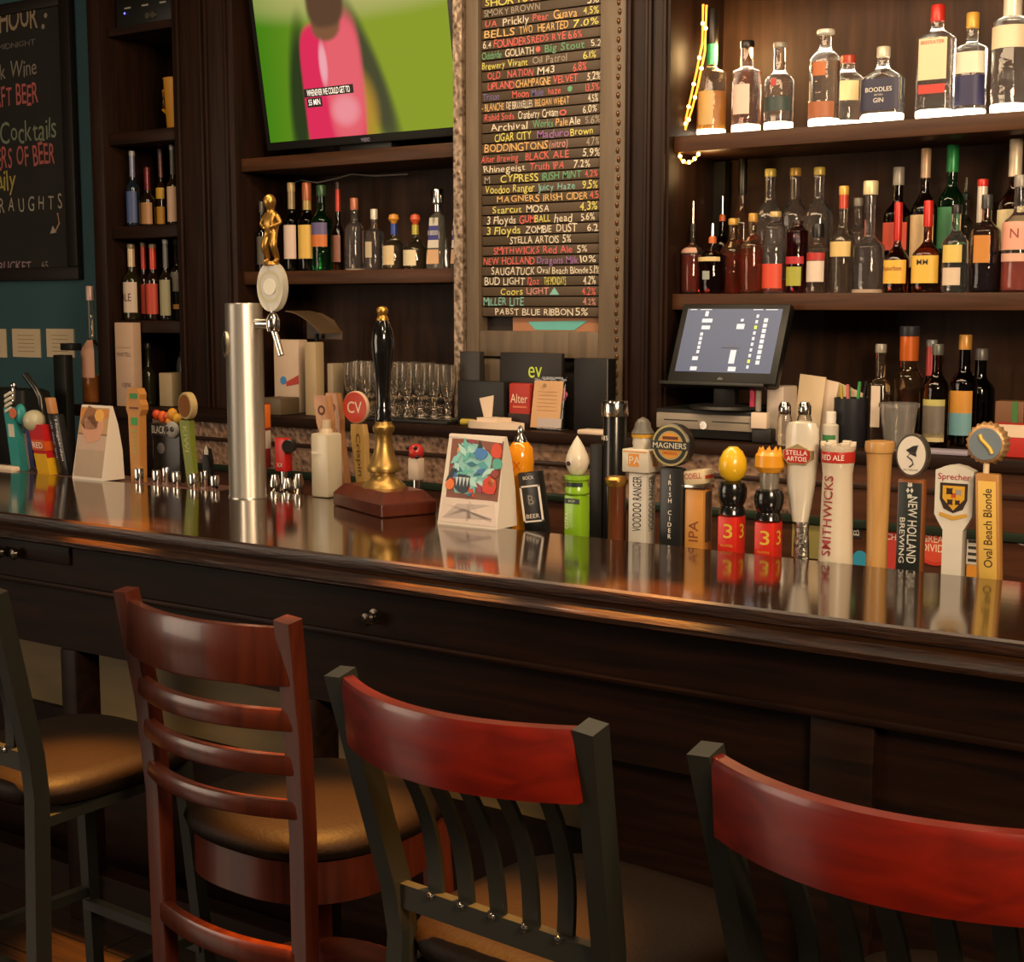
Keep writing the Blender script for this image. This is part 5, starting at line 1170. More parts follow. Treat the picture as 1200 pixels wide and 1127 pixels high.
for q in [(-.3, .5, .34, '#2c1a14'), (.35, .45, .3, '#8f8a86'), (.0, .2, .26, '#b0401e'), (-.25, -.3, .3, '#2c1a14'), (.3, -.3, .26, '#2c1a14')]:
    m.prism([(r*(q[0]+q[2]*cos(i*pi/4)*(1 if i % 2 else .6)), zc+r*(q[1]+q[2]*sin(i*pi/4)*(1 if i % 2 else .6))) for i in range(8)], yb-.0012, yb-.0006, mat(q[3], .5))
m.prism([(-wt*.75, T.z(605)), (0, T.z(610)), (wt*.75, T.z(605)), (wt*.7, T.z(601)), (0, T.z(605)), (-wt*.7, T.z(601))], yb-.0006, yb, mat('#c0953a', .4)); T.put(m, 'crest_print', smooth=False)
# yellow slab with bottle cap
T = Tap('tan slab tap handle with yellow panel topped by a copper bottle-cap disc', 1161, 2.865)
w = T.bw(31, .5)/2; Hs = T.z(556); mx = Matrix(((1, 0, -.05, 0), (0, 1, 0, 0), (0, 0, 1, 0), (0, 0, 0, 1)))
T.put(MB().box(-w, w, -w*.5, w*.5, 0, Hs, mat('#a8783c', .4), .005, mx=mx), 'body')
T.put(MB().box(-w*.74, w*.74, -w*.5-.0015, -w*.5, .004, Hs*.94, mat('#cfa950', .4), .001, mx=mx), 'yellow_panel')
T.put(MB().text('Oval Beach Blonde', mat('#3a2818', .5), mx @ front(w*.05, Hs*.56, -w*.5-.0022, pi/2), w*.72, Hs*.64, .02), 'lettering', smooth=False)
rb = T.w(26); zc = T.z(521); xo = -.05*zc-.002
T.put(MB().cyl((xo, 0, Hs-.002), (xo, 0, zc-rb*.8), .006, .006, CREAM, 12), 'neck')
m = MB(); vs = []; n = 84
for y, rr, amp in [(.012, .93, .05), (.004, .95, .05), (-.008, .86, .02), (-.012, .78, 0)]:
    for i in range(n):
        a = 2*pi*i/n; q = rb*(rr+amp*cos(21*a)); vs.append((xo+q*cos(a), y, zc+q*sin(a)))
fs = [(j*n+i, j*n+(i+1) % n, (j+1)*n+(i+1) % n, (j+1)*n+i) for j in range(3) for i in range(n)]+[tuple(range(n)), tuple(3*n+i for i in range(n))]
m.add(vs, fs, mat('#b08a5c', .42, .5)); T.put(m, 'bottle_cap', angle=60)
T.put(MB().disc((xo, -.012, zc), (0, -1, 0), rb*.72, .002, mat('#6f7c84', .35), 36), 'cap_disc')
m = MB(); m.tube([(xo+rb*x, -.0145, zc+rb*z) for x, z in [(-.25, .42), (-.18, .2), (.05, -.02), (.22, -.2), (.32, -.42)]], rb*.09, mat('#c9a83c', .4), 8); T.put(m, 'swoosh')
# ------------------------------------------------------------------ things standing on the bar top
def tent(label, pl, pr, pb, ptop, art):
    """triangular table tent: px of the left / right ends of its front foot, front foot y, top y"""
    a = onZ(pl[0], pl[1], BZ); b2 = onZ(pr[0], pr[1], BZ); Y = (a.y+b2.y)/2; w = b2.x-a.x
    H = zat((a.x+b2.x)/2, Y+.04, ptop)-BZ
    t = thing('table_tent', label, 'table tent', ((a.x+b2.x)/2, Y, BZ)); D = .085
    sec = [(0, 0), (D, 0), (D*.97, H*.4), (D*.82, H*.75), (D*.62, H), (D*.50, H)]
    m = MB(); n = len(sec)
    tp = w*.04
    vs = [(-w/2+tp*(z/H), y, z) for y, z in sec]+[(w/2-tp*(z/H), y, z) for y, z in sec]
    m.add(vs, [tuple(range(n)), tuple(range(2*n-1, n-1, -1))]+[((i+1) % n, i, n+i, n+(i+1) % n) for i in range(n)], mat('#d8ccbb', .55, var=.03)); m.build('card', t, smooth=False)
    m = MB(); ang = atan(D*.5/H); mx = Matrix.Rotation(-ang, 4, 'X'); L = sqrt(H*H+(D*.5)**2)
    art(m, w, L, mx); m.build('print', t, smooth=False); return t
def poly(m, pts, c, mx, lay=1): m.prism(pts, -.0004*lay-.0006, -.0003*lay, mat(c, .5), mx)
def blob(cx, cz, r, n=9, sx=1, seed=0):
    rr = random.Random(seed); return [(cx+r*sx*cos(2*pi*i/n)*rr.uniform(.75, 1.15), cz+r*sin(2*pi*i/n)*rr.uniform(.75, 1.15)) for i in range(n)]
def art1(m, w, L, mx):
    x, X = -w*.46, w*.46
    poly(m, [(x, L*.60), (X, L*.60), (X, L*.97), (x, L*.97)], '#b08a5c', mx)
    poly(m, [(x, L*.40), (X, L*.40), (X, L*.62), (x, L*.62)], '#b79a84', mx)
    poly(m, [(x, L*.04), (X, L*.04), (X, L*.40), (x, L*.40)], '#a8917a', mx)
    poly(m, [(x, L*.84), (X, L*.84), (X, L*.95), (x, L*.95)], '#c07a34', mx, 2); poly(m, blob(-w*.1, L*.82, w*.3, 9, 1, 3), '#8a5a34', mx, 3); poly(m, blob(w*.18, L*.86, w*.16, 8, 1, 4), '#d9a04a', mx, 4)
    poly(m, blob(0, L*.68, w*.34, 10, 1, 5), '#c48f70', mx, 3)
def art2(m, w, L, mx):
    rr = random.Random(5)
    x, X = -w*.40, w*.46
    poly(m, [(x, L*.30), (X, L*.30), (X, L*.95), (x, L*.95)], '#7d4a38', mx)
    poly(m, [(-w*.48, L*.03), (w*.48, L*.03), (w*.40, L*.30), (-w*.44, L*.32)], '#d2c0b2', mx)
    cols = ['#7fc0bd', '#4f9aa0', '#a9d2cb', '#2f6f86', '#3f6fa8', '#c8452c', '#d9702c', '#5fb0a4', '#8a3a4a', '#27323c', '#9fcac4', '#e09a5a']
    poly(m, blob(-w*.05, L*.64, w*.36, 12, 1, 11), '#86bdb8', mx, 2)
    for i in range(46):
        a = rr.uniform(0, 2*pi); q = rr.uniform(0, 1)**.6*w*.34; cx = -w*.05+q*cos(a); cz = L*.64+q*sin(a)*1.1
        t0 = rr.uniform(0, pi); l = rr.uniform(.05, .13)*w; h = l*rr.uniform(.25, .6)
        c = rr.choice(cols[:5]+cols[7:8]+cols[9:11]) if q < w*.28 else rr.choice(cols)
        poly(m, [(cx+l*cos(t0), cz+l*sin(t0)), (cx-h*sin(t0), cz+h*cos(t0)), (cx-l*cos(t0), cz-l*sin(t0)), (cx+h*sin(t0), cz-h*cos(t0))], c, mx, 3+i % 6)
    poly(m, blob(-w*.14, L*.46, w*.15, 9, 1, 14), '#27323c', mx, 9)
    for i in range(4): poly(m, [(-w*(.26-.06*i), L*.53), (-w*(.21-.06*i), L*.53), (-w*(.235-.06*i), L*.43)], '#b9c8c6', mx, 10)
    for (cx, cz, r, c, sd) in [(.36, .84, .11, '#c8452c', 16), (.30, .46, .13, '#c83a24', 17), (.34, .5, .06, '#e09a5a', 18), (-.35, .44, .08, '#d9702c', 19), (.40, .70, .08, '#4fa090', 20), (.12, .80, .10, '#3f78b8', 15), (.38, .60, .06, '#8a3a2c', 22)]:
        poly(m, blob(w*cx, L*cz, w*r, 8, 1, sd), c, mx, 9)
    for i in range(5): poly(m, [(w*rr.uniform(-.45, .45), L*rr.uniform(.04, .28)), (w*rr.uniform(-.45, .45), L*rr.uniform(.04, .28)), (w*rr.uniform(-.45, .45), L*rr.uniform(.1, .3))], '#b3a49a', mx, 2)
    poly(m, [(-w*.46, L*.97), (w*.44, L*.93), (w*.44, L*.985), (-w*.46, L*.99)], '#d8ccbb', mx, 2)
tent('table tent with orange and tan print standing left of the steel tower', (86, 560), (119, 564), 0, 475, art1)
tent('table tent with blue and red splashed artwork on the bar centre', (514, 613), (581, 621), 0, 510, art2)
# steel tap tower
p = onZ(283, 585, BZ); TX, TY = p.x-.02, p.y+.045
t = thing('tap_tower', 'brushed steel tap tower with golden figure tap handle', 'tap tower', (TX, TY, BZ))
k = dep((TX, TY, 1.3))/FPX; r = 43.5*k/2; H = zat(TX, TY, 355)-BZ
m = MB(); m.lathe([(r*1.04, 0), (r*1.04, .004), (r, .006), (r, H-.004), (r*.97, H), (.0001, H)], STEEL, 48); m.build('column', t, angle=50)
m = MB(); zb_ = zat(TX, TY, 403)-BZ; mx = Matrix.Rotation(radians(-25), 4, 'Z')
m.prism([(.017*cos(i*pi/16), zb_+.036*sin(i*pi/16)) for i in range(32)], -r-.006, -r+.006, mat('#a89f8c', .3, .8), mx=mx); m.prism([(.010*cos(i*pi/16), zb_+.024*sin(i*pi/16)) for i in range(32)], -r-.0075, -r-.005, mat('#5a5040', .3, .8), mx=mx); m.build('badge', t)
zf = zat(TX, TY, 379)-BZ; fx = xat(320, TY, 1.55)-TX
m = MB(); m.tube([(r*.9, 0, zf), (fx*.6, 0, zf), (fx, 0, zf)], .015, CHROME, 14); m.lathe([(.016, -.02), (.019, -.01), (.019, .01), (.014, .022), (.008, .03)], CHROME, 18, c=(fx, 0, zf)); m.tube([(fx, 0, zf-.01), (fx+.012, 0, zf-.04), (fx+.028, 0, zf-.085)], .009, CHROME, 12); m.build('faucet', t)
zm0 = zat(TX+fx, TY, 365)-BZ; zm1 = zat(TX+fx, TY, 307)-BZ
m = MB(); m.cyl((fx, 0, zf+.02), (fx, 0, zm0+.01), .006, .006, CHROME, 12); mc = (zm0+zm1)/2; rm = (zm1-zm0)/2
m.prism([(fx+rm*.72*cos(i*pi/16), mc+rm*1.0*sin(i*pi/16)) for i in range(32)], -.010, .012, glass('#f6f1de', .05, haze=.35)); hd = m.build('handle', t)
m = MB(); annul(m, (fx, mc), rm*.52, rm*.66, -.0105, mat('#8f8868', .3, .4)); m.prism([(fx+rm*.34*cos(i*pi/8), mc+rm*.34*sin(i*pi/8)) for i in range(16)], -.0125, -.010, mat('#d0cbb8', .3)); m.build('medallion', hd)
# golden figure
def figure(z0, z1, x):
    Hh = z1-z0; me = bpy.data.meshes.new('figure')
    J = {'pel': (0, 0, .46), 'wa': (0, -.02, .56), 'ch': (0, .0, .68), 'nk': (0, 0, .75), 'jw': (.0, -.015, .80), 'hd': (.0, -.025, .87), 'cr': (.0, -.02, .935), 'tp': (.0, -.015, .985),
         'k1': (.11, -.09, .26), 'a1': (.085, .03, .06), 'f1': (.10, -.06, .015), 'k2': (-.09, -.06, .25), 'a2': (-.10, .03, .06), 'f2': (-.115, -.05, .015), 'h1': (.06, 0, .44), 'h2': (-.06, 0, .44),
         's1': (.11, 0, .69), 'e1': (.19, .0, .57), 'w1': (.04, -.10, .50), 's2': (-.11, 0, .69), 'e2': (-.20, .0, .56), 'w2': (-.05, -.09, .49)}
    Rr = {'pel': .10, 'wa': .105, 'ch': .095, 'nk': .045, 'jw': .075, 'hd': .105, 'cr': .09, 'tp': .03, 'k1': .06, 'a1': .04, 'f1': .03, 'k2': .06, 'a2': .04, 'f2': .022, 'h1': .06, 'h2': .06, 's1': .04, 'e1': .03, 'w1': .022, 's2': .04, 'e2': .03, 'w2': .022}
    E_ = [('pel', 'wa'), ('wa', 'ch'), ('ch', 'nk'), ('nk', 'jw'), ('jw', 'hd'), ('hd', 'cr'), ('cr', 'tp'), ('pel', 'h1'), ('h1', 'k1'), ('k1', 'a1'), ('a1', 'f1'), ('pel', 'h2'), ('h2', 'k2'), ('k2', 'a2'), ('a2', 'f2'), ('ch', 's1'), ('s1', 'e1'), ('e1', 'w1'), ('ch', 's2'), ('s2', 'e2'), ('e2', 'w2')]
    ks = list(J); me.from_pydata([(x+J[q][0]*Hh, J[q][1]*Hh, z0+J[q][2]*Hh) for q in ks], [(ks.index(a), ks.index(c)) for a, c in E_], [])
    o = bpy.data.objects.new('figurine', me); COL.objects.link(o)
    md = o.modifiers.new('skin', 'SKIN')
    for i, q in enumerate(ks): me.skin_vertices[0].data[i].radius = (Rr[q]*Hh, Rr[q]*Hh)
    me.skin_vertices[0].data[0].use_root = True
    o.modifiers.new('sub', 'SUBSURF').levels = 2; o.modifiers['sub'].render_levels = 2
    dg = bpy.context.evaluated_depsgraph_get(); dg.update()
    m2 = bpy.data.meshes.new_from_object(o.evaluated_get(dg)); o.modifiers.clear(); o.data = m2
    m2.materials.clear(); m2.materials.append(GOLD); m2.polygons.foreach_set('use_smooth', [True]*len(m2.polygons)); m2.polygons.foreach_set('material_index', [0]*len(m2.polygons))
    return o
fg = figure(zm1-.004, zat(TX+fx, TY, 226)-BZ, fx); fg.parent = hd; fg['label'] = 'small golden standing figure'
MB().lathe([(.020, 0), (.022, .003), (.018, .012), (.0001, .012)], GOLD, 20, c=(fx, 0, zm1-.010)).build('figure_base', hd)
# white dispenser bottle
p = onZ(375, 583, BZ); k = dep(p)/FPX; X, Y = p.x, p.y+.03
t = thing('plastic_bottle', 'translucent white square bottle left of the hand pump', 'bottle', (X, Y, BZ)); H = zat(X, Y, 492)-BZ; w = .032
m = MB(); m.box(-w, w, -w, w, 0, zat(X, Y, 507)-BZ, mat('#cbbfa4', .35, trans=.15, coat=.2), .008); m.build('body', t)
zz0 = zat(X, Y, 507)-BZ; m = MB(); m.lathe([(.020, zz0-.001), (.018, zz0+.008), (.014, zz0+.012), (.014, H), (.0001, H)], mat('#b8a488', .4), 20); m.build('neck', t)
m = MB(); zl = zat(X, Y, 530)-BZ; m.box(-w*.8, w*.3, -w-.0012, -w, zl-.003, zl+.004, mat('#d9cdb8', .5)); m.build('label', t)
# wooden handles near the pump
def slab_handle(label, pxb, pxt, ytop, ybot, wpx, Y, c1, c2, txt, tip=None):
    X = xat(pxb, Y, BZ); zb_ = zat(X, Y, ybot); Xt = xat(pxt, Y, zat(X, Y, ytop)); H = zat(X, Y, ytop)-zb_; k = dep((X, Y, 1.2))/FPX
    base = .87
    t = thing('beer_tap', label, 'tap handle', (X, Y, base)); z0 = zb_-base
    sh = (Xt-X)/H; w = wpx*k/2/1.2
    M_ = Matrix(((1, 0, sh, -sh*z0), (0, 1, 0, 0), (0, 0, 1, 0), (0, 0, 0, 1)))
    m = MB(); m.prism([(-w*.8, z0), (w*.8, z0), (w*.86, z0+H*.6), (w*1.15, z0+H*.72), (w*1.1, z0+H), (-w*1.1, z0+H), (-w*1.15, z0+H*.72), (-w*.86, z0+H*.6)], -.012, .012, wood('handle_'+c1, '#'+c1, '#'+c2, 2, .4, .2), mx=M_); m.build('body', t, smooth=False)
    MB().cyl((0, 0, 0), (0, 0, z0+.003), .009, .009, CHROME, 12).build('shank', t)
    m = MB(); m.text(txt, mat('#5a3418', .5), M_ @ front(0, z0+H*.38, -.0128, -pi/2), w*.8, H*.5, .01); annul(m, (sh*(H*.85), z0+H*.85), w*.35, w*.62, -.0128, mat('#5a3418', .5)); m.build('print', t, smooth=False)
slab_handle('tan wooden tap handle behind the white square bottle', 392, 378, 464, 575, 22, 3.12, 'a8744a', 'be8c60', 'VIRTUE')
slab_handle('tan wooden tap handle leaning right of the white square bottle', 404, 391, 461, 570, 18, 3.20, 'a06a42', 'b88455', 'CIDER HOUSE')
X = xat(426, 3.12, BZ); zt = zat(X, 3.12, 497); t = thing('beer_tap', 'light wood tap handle with a round red disc lettered in white', 'tap handle', (X, 3.12, .87)); k = dep((X, 3.12, 1.2))/FPX
z0 = zat(X, 3.12, 568)-.87; z1 = zt-.87; w = 11*k/1.15
M_ = Matrix(((1, 0, -.08, .08*z0), (0, 1, 0, 0), (0, 0, 1, 0), (0, 0, 0, 1)))
MB().prism([(-w*.7, z0), (w*.7, z0), (w*1.05, z1-.03), (w*.9, z1), (-w*.9, z1), (-w*1.05, z1-.03)], -.011, .011, wood('handle_cv', '#b08a4a', '#caa666', 2, .4, .2), mx=M_).build('body', t, smooth=False)
MB().text('Crispin', mat('#6a4a20', .5), M_ @ front(0, (z0+z1)/2, -.0116, -pi/2), w*.9, (z1-z0)*.7, .01).build('lettering', t, smooth=False)
MB().cyl((0, 0, 0), (0, 0, z0+.003), .009, .009, CHROME, 12).build('shank', t)
pc_ = onY(418, 477, 3.12); rc = 19*k; xo = pc_.x-X; zc = pc_.z-.87
m = MB(); m.disc((xo, .004, zc), (0, -1, 0), rc, .012, mat('#c8a888', .4), 36, .002); m.build('disc_rim', t)
m = MB(); m.disc((xo, -.0075, zc), (0, -1, 0), rc*.93, .002, mat('#bb3318', .35), 36); m.build('red_disc', t)
m = MB(); m.text('CV', mat('#e0cfb4', .4), front(xo, zc, -.0100), rc*.72, rc*1.15, .03); m.build('disc_lettering', t, smooth=False)
# hand pump
pa, pb, pc2 = onZ(380, 586, BZ), onZ(453, 601, BZ), onZ(513, 594, BZ)
yw = radians(-24); cx = (pa.x+pc2.x)/2; 
PX = xat(452, 2.92, BZ)
t = thing('beer_hand_pump', 'traditional beer hand pump with black turned handle on a red-brown wooden base', 'beer pump', (PX, 2.915, BZ+.001), yw)
k = dep((PX, 2.92, 1.2))/FPX
def zz(py): return zat(PX, 2.92, py)-BZ
bh = zz(572)+.004
m = MB(); m.box(-.15, .14, -.078, .078, 0, bh*.55, CHW, .003); 
vs = [(-.15, -.078, bh*.55), (.14, -.078, bh*.55), (.14, .078, bh*.55), (-.15, .078, bh*.55), (-.125, -.055, bh), (.115, -.055, bh), (.115, .055, bh), (-.125, .055, bh)]
m.add(vs, [(0, 1, 5, 4), (1, 2, 6, 5), (2, 3, 7, 6), (3, 0, 4, 7), (4, 5, 6, 7)], CHW); m.build('base', t, smooth=False)
q = lambda px: px*k/2
m = MB(); m.lathe([(q(52), bh-.002), (q(50), zz(568)), (q(38), zz(563)), (q(28), zz(557)), (q(26), zz(554)), (q(38), zz(552)), (q(40), zz(548)), (q(36), zz(544)), (q(27), zz(535)), (q(20), zz(520)), (q(20), zz(508)), (q(25), zz(505)), (q(26), zz(500)), (q(20), zz(497)), (q(18), zz(490))], BRASS, 32); m.build('stem', t, angle=50)
m = MB(); m.lathe([(q(19), zz(494)), (q(21), zz(491)), (q(18), zz(487)), (q(20), zz(482)), (q(16), zz(478)), (q(16), zz(462)), (q(19), zz(440)), (q(25), zz(415)), (q(27), zz(400)), (q(24), zz(388)), (q(16), zz(378)), (q(13), zz(374))], mat('#100e0d', .12, coat=.6), 32); m.build('handle', t, angle=50)
m = MB(); m.lathe([(q(14), zz(377)), (q(15), zz(374)), (q(10), zz(370)), (q(13), zz(366)), (q(14), zz(363)), (q(9), zz(360)), (.0001, zz(359))], GOLD, 24); m.build('finial', t, angle=50)
# handles behind tower
def small_handle(label, px, y0, y1, wpx, Y, c, parts=()):
    X = xat(px, Y, BZ); k = dep((X, Y, 1.2))/FPX; zb_ = .86
    t = thing('beer_tap', label, 'tap handle', (X, Y, zb_)); z0 = zat(X, Y, y1)-zb_; z1 = zat(X, Y, y0)-zb_; w = wpx*k/2.3
    MB().cyl((0, 0, 0), (0, 0, z0+.004), .010, .010, CHROME, 12).build('shank', t)
    MB().box(-w, w, -w*.8, w*.8, z0, z1, mat(c, .4), .004).build('body', t)
    for (nm, a, b_, cc) in parts:
        MB().box(-w*1.02, w*1.02, -w*.82, w*.82, z0+(z1-z0)*a, z0+(z1-z0)*b_, mat(cc, .4), .001).build(nm, t)
    return t, w, z0, z1
small_handle('slim tap handle with orange top half hidden by the steel tower', 309, 472, 548, 17, 3.14, '#6a1d1a', [('orange_panel', .62, .98, '#c8621c'), ('white_panel', .30, .58, '#a8988c')])
t, w, z0, z1 = small_handle('short red tap handle with round black medallion right of the steel tower', 333, 513, 552, 19, 3.12, '#b81f1c')
MB().disc((w*1.3, -.0, z1-.022), (.5, -1, 0), .020, .02, mat('#1c1a18', .3), 24, .002).build('medallion', t); MB().text('XX', mat('#d8c0b0', .4), front(0, z0+.02, -w*.8-.001), .012).build('lettering', t)
t, w, z0, z1 = small_handle('white tap handle with red and black ball top behind the hand pump', 488, 536, 562, 18, 3.16, '#c0ac98')
m = MB(); m.ball((0, 0, z1+.016), .023, mat('#a82a26', .3), 18); m.build('ball', t)
m = MB()
for a in range(5): m.ball((.017*cos(a*1.3-2.2), -.016, z1+.016+.014*sin(a*2.1)), .006, mat('#1c1412', .4), 8)
m.build('ball_spots', t)
tag(MB().box(-3.05, -1.92, 3.05, 3.22, .70, .86, STEEL, .004).build('tap_rail'), 'steel tap shelf behind the hand pump and steel tower', 'tap rail')
# chrome faucets by the tower
for i, (px, py, c) in enumerate([(322, 556, 0), (337, 560, 0), (350, 555, 0), (330, 568, 0)]):
    yf = 3.165 if i == 3 else 3.07; X = xat(px, yf, BZ); p = onY(px, py, yf)
    t = thing('tap_faucet', ['short chrome faucet right of the steel tower, nearest the tower', 'short chrome faucet under the short red tap handle', 'short chrome faucet beside the white square bottle', 'small chrome knob low between the tower and the white bottle'][i], 'faucet', (X, yf, 1.0), 0, 'chrome faucets right of the steel tower')
    h = p.z-1.0
    MB().lathe([(.008, -.14), (.008, 0), (.014, .004), (.013, h*.6), (.017, h*.75), (.010, h), (.0001, h)], CHROME, 16).build('body', t)
    m = MB(); m.cyl((0, 0, h*.7), (.02, -.03, h*.45), .006, .005, CHROME, 10); m.build('spout', t)
# ------------------------------------------------------------------ left group of taps
LZ0 = 1.062
G5 = 'chrome tap caps on the pinkish rail'
for i, px in enumerate([163, 184, 195, 207, 227, 240, 252]):
    Y = 2.985 if i in (0, 1, 3, 4, 6) else 3.05
    X = xat(px, Y, LZ0); t = thing('chrome_faucet', 'c', 'faucet', (X, Y, LZ0), 0, G5)
    t['label'] = ['chrome tap cap leftmost on the pinkish rail, beside the tent', 'chrome tap cap below the lettered black sign, left of a clear one', 'chrome tap cap set back behind two front ones, under the black sign', 'chrome tap cap below the skull-flower sign', 'chrome tap cap below the green paddle handle', 'chrome tap cap set back right of the green paddle handle', 'chrome tap cap rightmost, next to the steel tower'][i]
    MB().lathe([(.013, 0), (.014, .003), (.014, .042), (.012, .046), (.0001, .046)], CHROME, 18).build('cap', t)
def ltap(label, px, Y=3.0): return Tap(label, px, Y, LZ0)
T = ltap('orange-tan paddle tap handle with green eyeshade print and green label', 163)
k = T.k; m = MB(); zt, zm, zb_ = T.z(455), T.z(487), T.z(543)
m.prism([(-10*k*.8, 0), (9*k*.8, 0), (10*k*.9, zm), (13*k, T.z(480)), (13*k, T.z(474)), (10*k, T.z(468)), (11*k, T.z(462)), (7*k, zt), (-8*k, zt), (-12*k, T.z(462)), (-10*k, T.z(468)), (-13*k, T.z(474)), (-13*k, T.z(480)), (-10*k, zm)], -.014, .014, mat('#b0793a', .4)); T.put(m, 'body', smooth=False)
m = MB(); m.box(-6*k, 7*k, -.0155, -.014, T.z(467), T.z(461), mat('#2f7a3c', .4)); m.box(-7*k, 8*k, -.0155, -.014, T.z(479), T.z(477), mat('#5a2c18', .4)); m.box(-5*k, 6*k, -.0155, -.014, T.z(498), T.z(489), mat('#2f8a3c', .4)); m.text('juni', mat('#8a9a3c', .5), front(0, T.z(517), -.0148, -pi/2), 10*k, T.z(503)-T.z(532), .01); T.put(m, 'print', smooth=False)
T = ltap('black square tap sign with orange and yellow flowers and white lettering', 199, 3.06)
k = T.k; m = MB(); m.box(-24*k, 22*k, -.010, .010, 0, T.z(497), mat('#191716', .4), .004); T.put(m, 'body')
m = MB(); m.box(-25*k, 1*k, -.013, -.010, T.z(511), T.z(497), mat('#2c2b29', .4)); m.text('BLACK', mat('#b8b4aa', .5), front(-12*k, T.z(504), -.0136), 9*k, 22*k, .02)
m.ball((-10*k, -.006, T.z(526)), (9*k, .006, 9*k), mat('#5a5654', .5), 12); T.put(m, 'print', smooth=False)
m = MB()
for (dx, py, rr, c) in [(-18, 487, 6, '#c0401c'), (-8, 489, 7, '#c8541c'), (0, 488, 5, '#b0481c'), (9, 485, 7, '#c88a1c'), (17, 490, 6, '#c89424'), (4, 494, 5, '#b8701c')]: m.ball((dx*k, -.004, T.z(py)), (rr*k, .014, rr*k), mat(c, .5), 10)
T.put(m, 'flowers')
m = MB(); m.ball((12*k, -.014, T.z(503)), (11*k, .012, 10*k), mat('#8a8880', .5), 14)
for dx in (-4, 4): m.ball(((12+dx)*k, -.026, T.z(502)), (3*k, .004, 3*k), mat('#191716', .5), 8)
T.put(m, 'grey_rosette')
T = ltap('olive green paddle tap handle with round wooden disc top', 226, 3.0)
k = T.k; m = MB(); mx = lean(-.02, .2)
m.prism([(-5*k, 0), (6*k, 0), (8*k, T.z(493)), (-9*k, T.z(493))], -.010, .010, mat('#6f7a28', .4), mx=mx); T.put(m, 'body', smooth=False)
m = MB(); m.text('KIWI', mat('#a8a850', .5), mx @ front(0, T.z(515), -.0106, -pi/2), 7*k, 30*k, .01); T.put(m, 'lettering', smooth=False)
zc = T.z(476); m = MB(); m.disc((-.010, .010, zc), (-.25, -1, 0), 16*k, .022, mat('#b09a6a', .4), 30, .002); T.put(m, 'disc')
m = MB(); m.disc((-.0155, -.0118, zc), (-.25, -1, 0), 13*k, .0015, mat('#7a4a20', .4), 26); T.put(m, 'disc_inset')
# small black padlock-shaped tag hanging near the tower
T = ltap('small black tag with white emblem beside the steel tower', 244, 3.06)
k = T.k; m = MB(); m.prism([(-7*k, 0), (7*k, 0), (7*k, T.z(540)), (4*k, T.z(526)), (-4*k, T.z(526)), (-7*k, T.z(540))], -.006, .006, BLK); T.put(m, 'body', smooth=False)
m = MB(); m.prism([(-3*k, T.z(533)), (3*k, T.z(533)), (3*k, T.z(528)), (0, T.z(522)), (-3*k, T.z(528))], -.0075, -.006, WHITE); T.put(m, 'emblem', smooth=False)
T = ltap('teal tap handle with white hand-shaped top at the far left', 20, 3.0)
k = T.k; mx = lean(-.025, .25); TE = mat('#2f8a86', .35)
m = MB(); m.prism([(-4*k, 0), (14*k, 0), (10*k, T.z(505)), (9*k, T.z(478)), (-8*k, T.z(478)), (-6*k, T.z(505))], -.014, .014, TE, mx=mx); m.ball((10*k, 0, T.z(485)), (8*k, .016, 12*k), TE, 14); T.put(m, 'body', smooth=False)
m = MB()
for i in range(4): m.tube([(-14*k, -.006, T.z(484-6*i)), (-8*k, -.018, T.z(482-6*i)), (-1*k, -.012, T.z(478-6*i))], .0055, mat('#c9c2b0', .4), 8)
T.put(m, 'white_hand')
m = MB(); m.cyl((-2*k, 0, T.z(470)), (-1*k, 0, T.z(452)), .006, .006, CHROME, 10); m.ball((-1*k, 0, T.z(452)), .011, CHROME, 12); T.put(m, 'chrome_top')
m = MB(); m.disc((5*k, -.018, T.z(484)), (0, -1, 0), 6*k, .003, mat('#c8643c', .4), 16); m.box(-2*k, 8*k, -.0152, -.014, T.z(512), T.z(497), mat('#c9c2b0', .4), mx=mx); T.put(m, 'print')
T = ltap('red and yellow tap handle with a white ball top', 56, 2.985)
k = T.k; mx = lean(-.055, .22)
m = MB(); m.prism([(-9*k, 0), (10*k, 0), (13*k, T.z(498)), (-13*k, T.z(498))], -.016, .016, mat('#b01c20', .35), mx=mx); T.put(m, 'body', smooth=False)
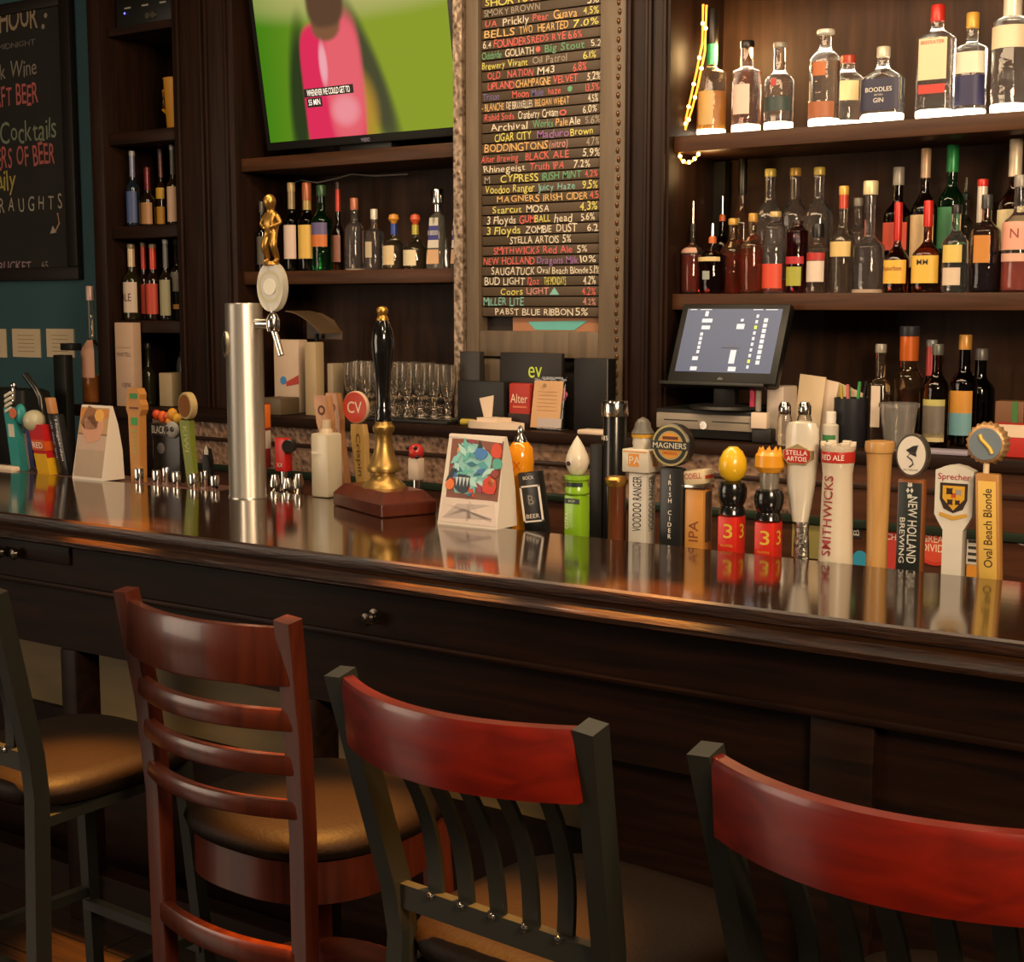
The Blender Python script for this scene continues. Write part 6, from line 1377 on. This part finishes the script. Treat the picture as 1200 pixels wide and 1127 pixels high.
m = MB(); m.box(-10.5*k, 11*k, -.018, .018, .0, T.z(532), mat('#d0a01c', .35), mx=mx); m.box(-11*k, 12*k, -.0185, .0185, T.z(528), T.z(516), mat('#c0501c', .35), mx=mx); m.text('RED', WHITE, mx @ front(0, T.z(522), -.0195), 7*k, 18*k, .01); T.put(m, 'bands', smooth=False)
p = onY(40, 493, 2.985); m = MB(); m.ball((p.x-T.X, 0, p.z-LZ0), 13*k, mat('#b0aa8c', .35), 20); T.put(m, 'ball')
T = ltap('blue and white slim tap handle between the teal and red ones', 34, 3.05)
k = T.k; mx = lean(-.03, .2); m = MB(); m.box(-6*k, 6*k, -.01, .01, 0, T.z(505), mat('#3f4a7c', .4), .003, mx=mx); T.put(m, 'body'); m = MB(); m.box(2*k, 6.2*k, -.0112, -.01, 0, T.z(508), WHITE, mx=mx); T.put(m, 'white_stripe')
T = ltap('black tap handle with white vertical lettering and tan block top', 78, 3.0)
k = T.k; mx = lean(-.05, .22); m = MB(); m.box(-9*k, 9*k, -.014, .014, 0, T.z(486), mat('#171616', .35), .004, mx=mx); T.put(m, 'body')
m = MB(); m.text('Hoegaarden', WHITE, mx @ front(4*k, T.z(516), -.0148, -pi/2), 6*k, T.z(492)-T.z(540), .01); m.text('all day ipa', mat('#8a90b0', .5), mx @ front(-5*k, T.z(516), -.0148, -pi/2), 4*k, T.z(496)-T.z(540), .01); T.put(m, 'lettering', smooth=False)
m = MB(); m.box(-10*k, 0*k, -.012, .012, T.z(486), T.z(467), mat('#b07a4a', .4), .003, mx=mx); T.put(m, 'tan_block')
T = ltap('dark curved faucet arm behind the white ball tap handle', 50, 3.10)
k = T.k; m = MB(); m.tube([(4*k, 0, 0), (4*k, 0, T.z(490)), (0, 0, T.z(466)), (-8*k, 0, T.z(456)), (-26*k, 0, T.z(440))], .011, mat('#4a4844', .25, .8), 12); T.put(m, 'arm'); T.t['category'] = 'faucet'; T.t.name = 'faucet_arm'
m = MB(); p = onZ(15, 548, LZ0+.0); tag(MB().box(xat(-10, 2.98, LZ0), xat(26, 2.98, LZ0), 2.94, 2.975, LZ0, LZ0+.018, PAPER, .006).build('bar_cloth'), 'folded pale bar cloth at the far left of the bar', 'cloth')
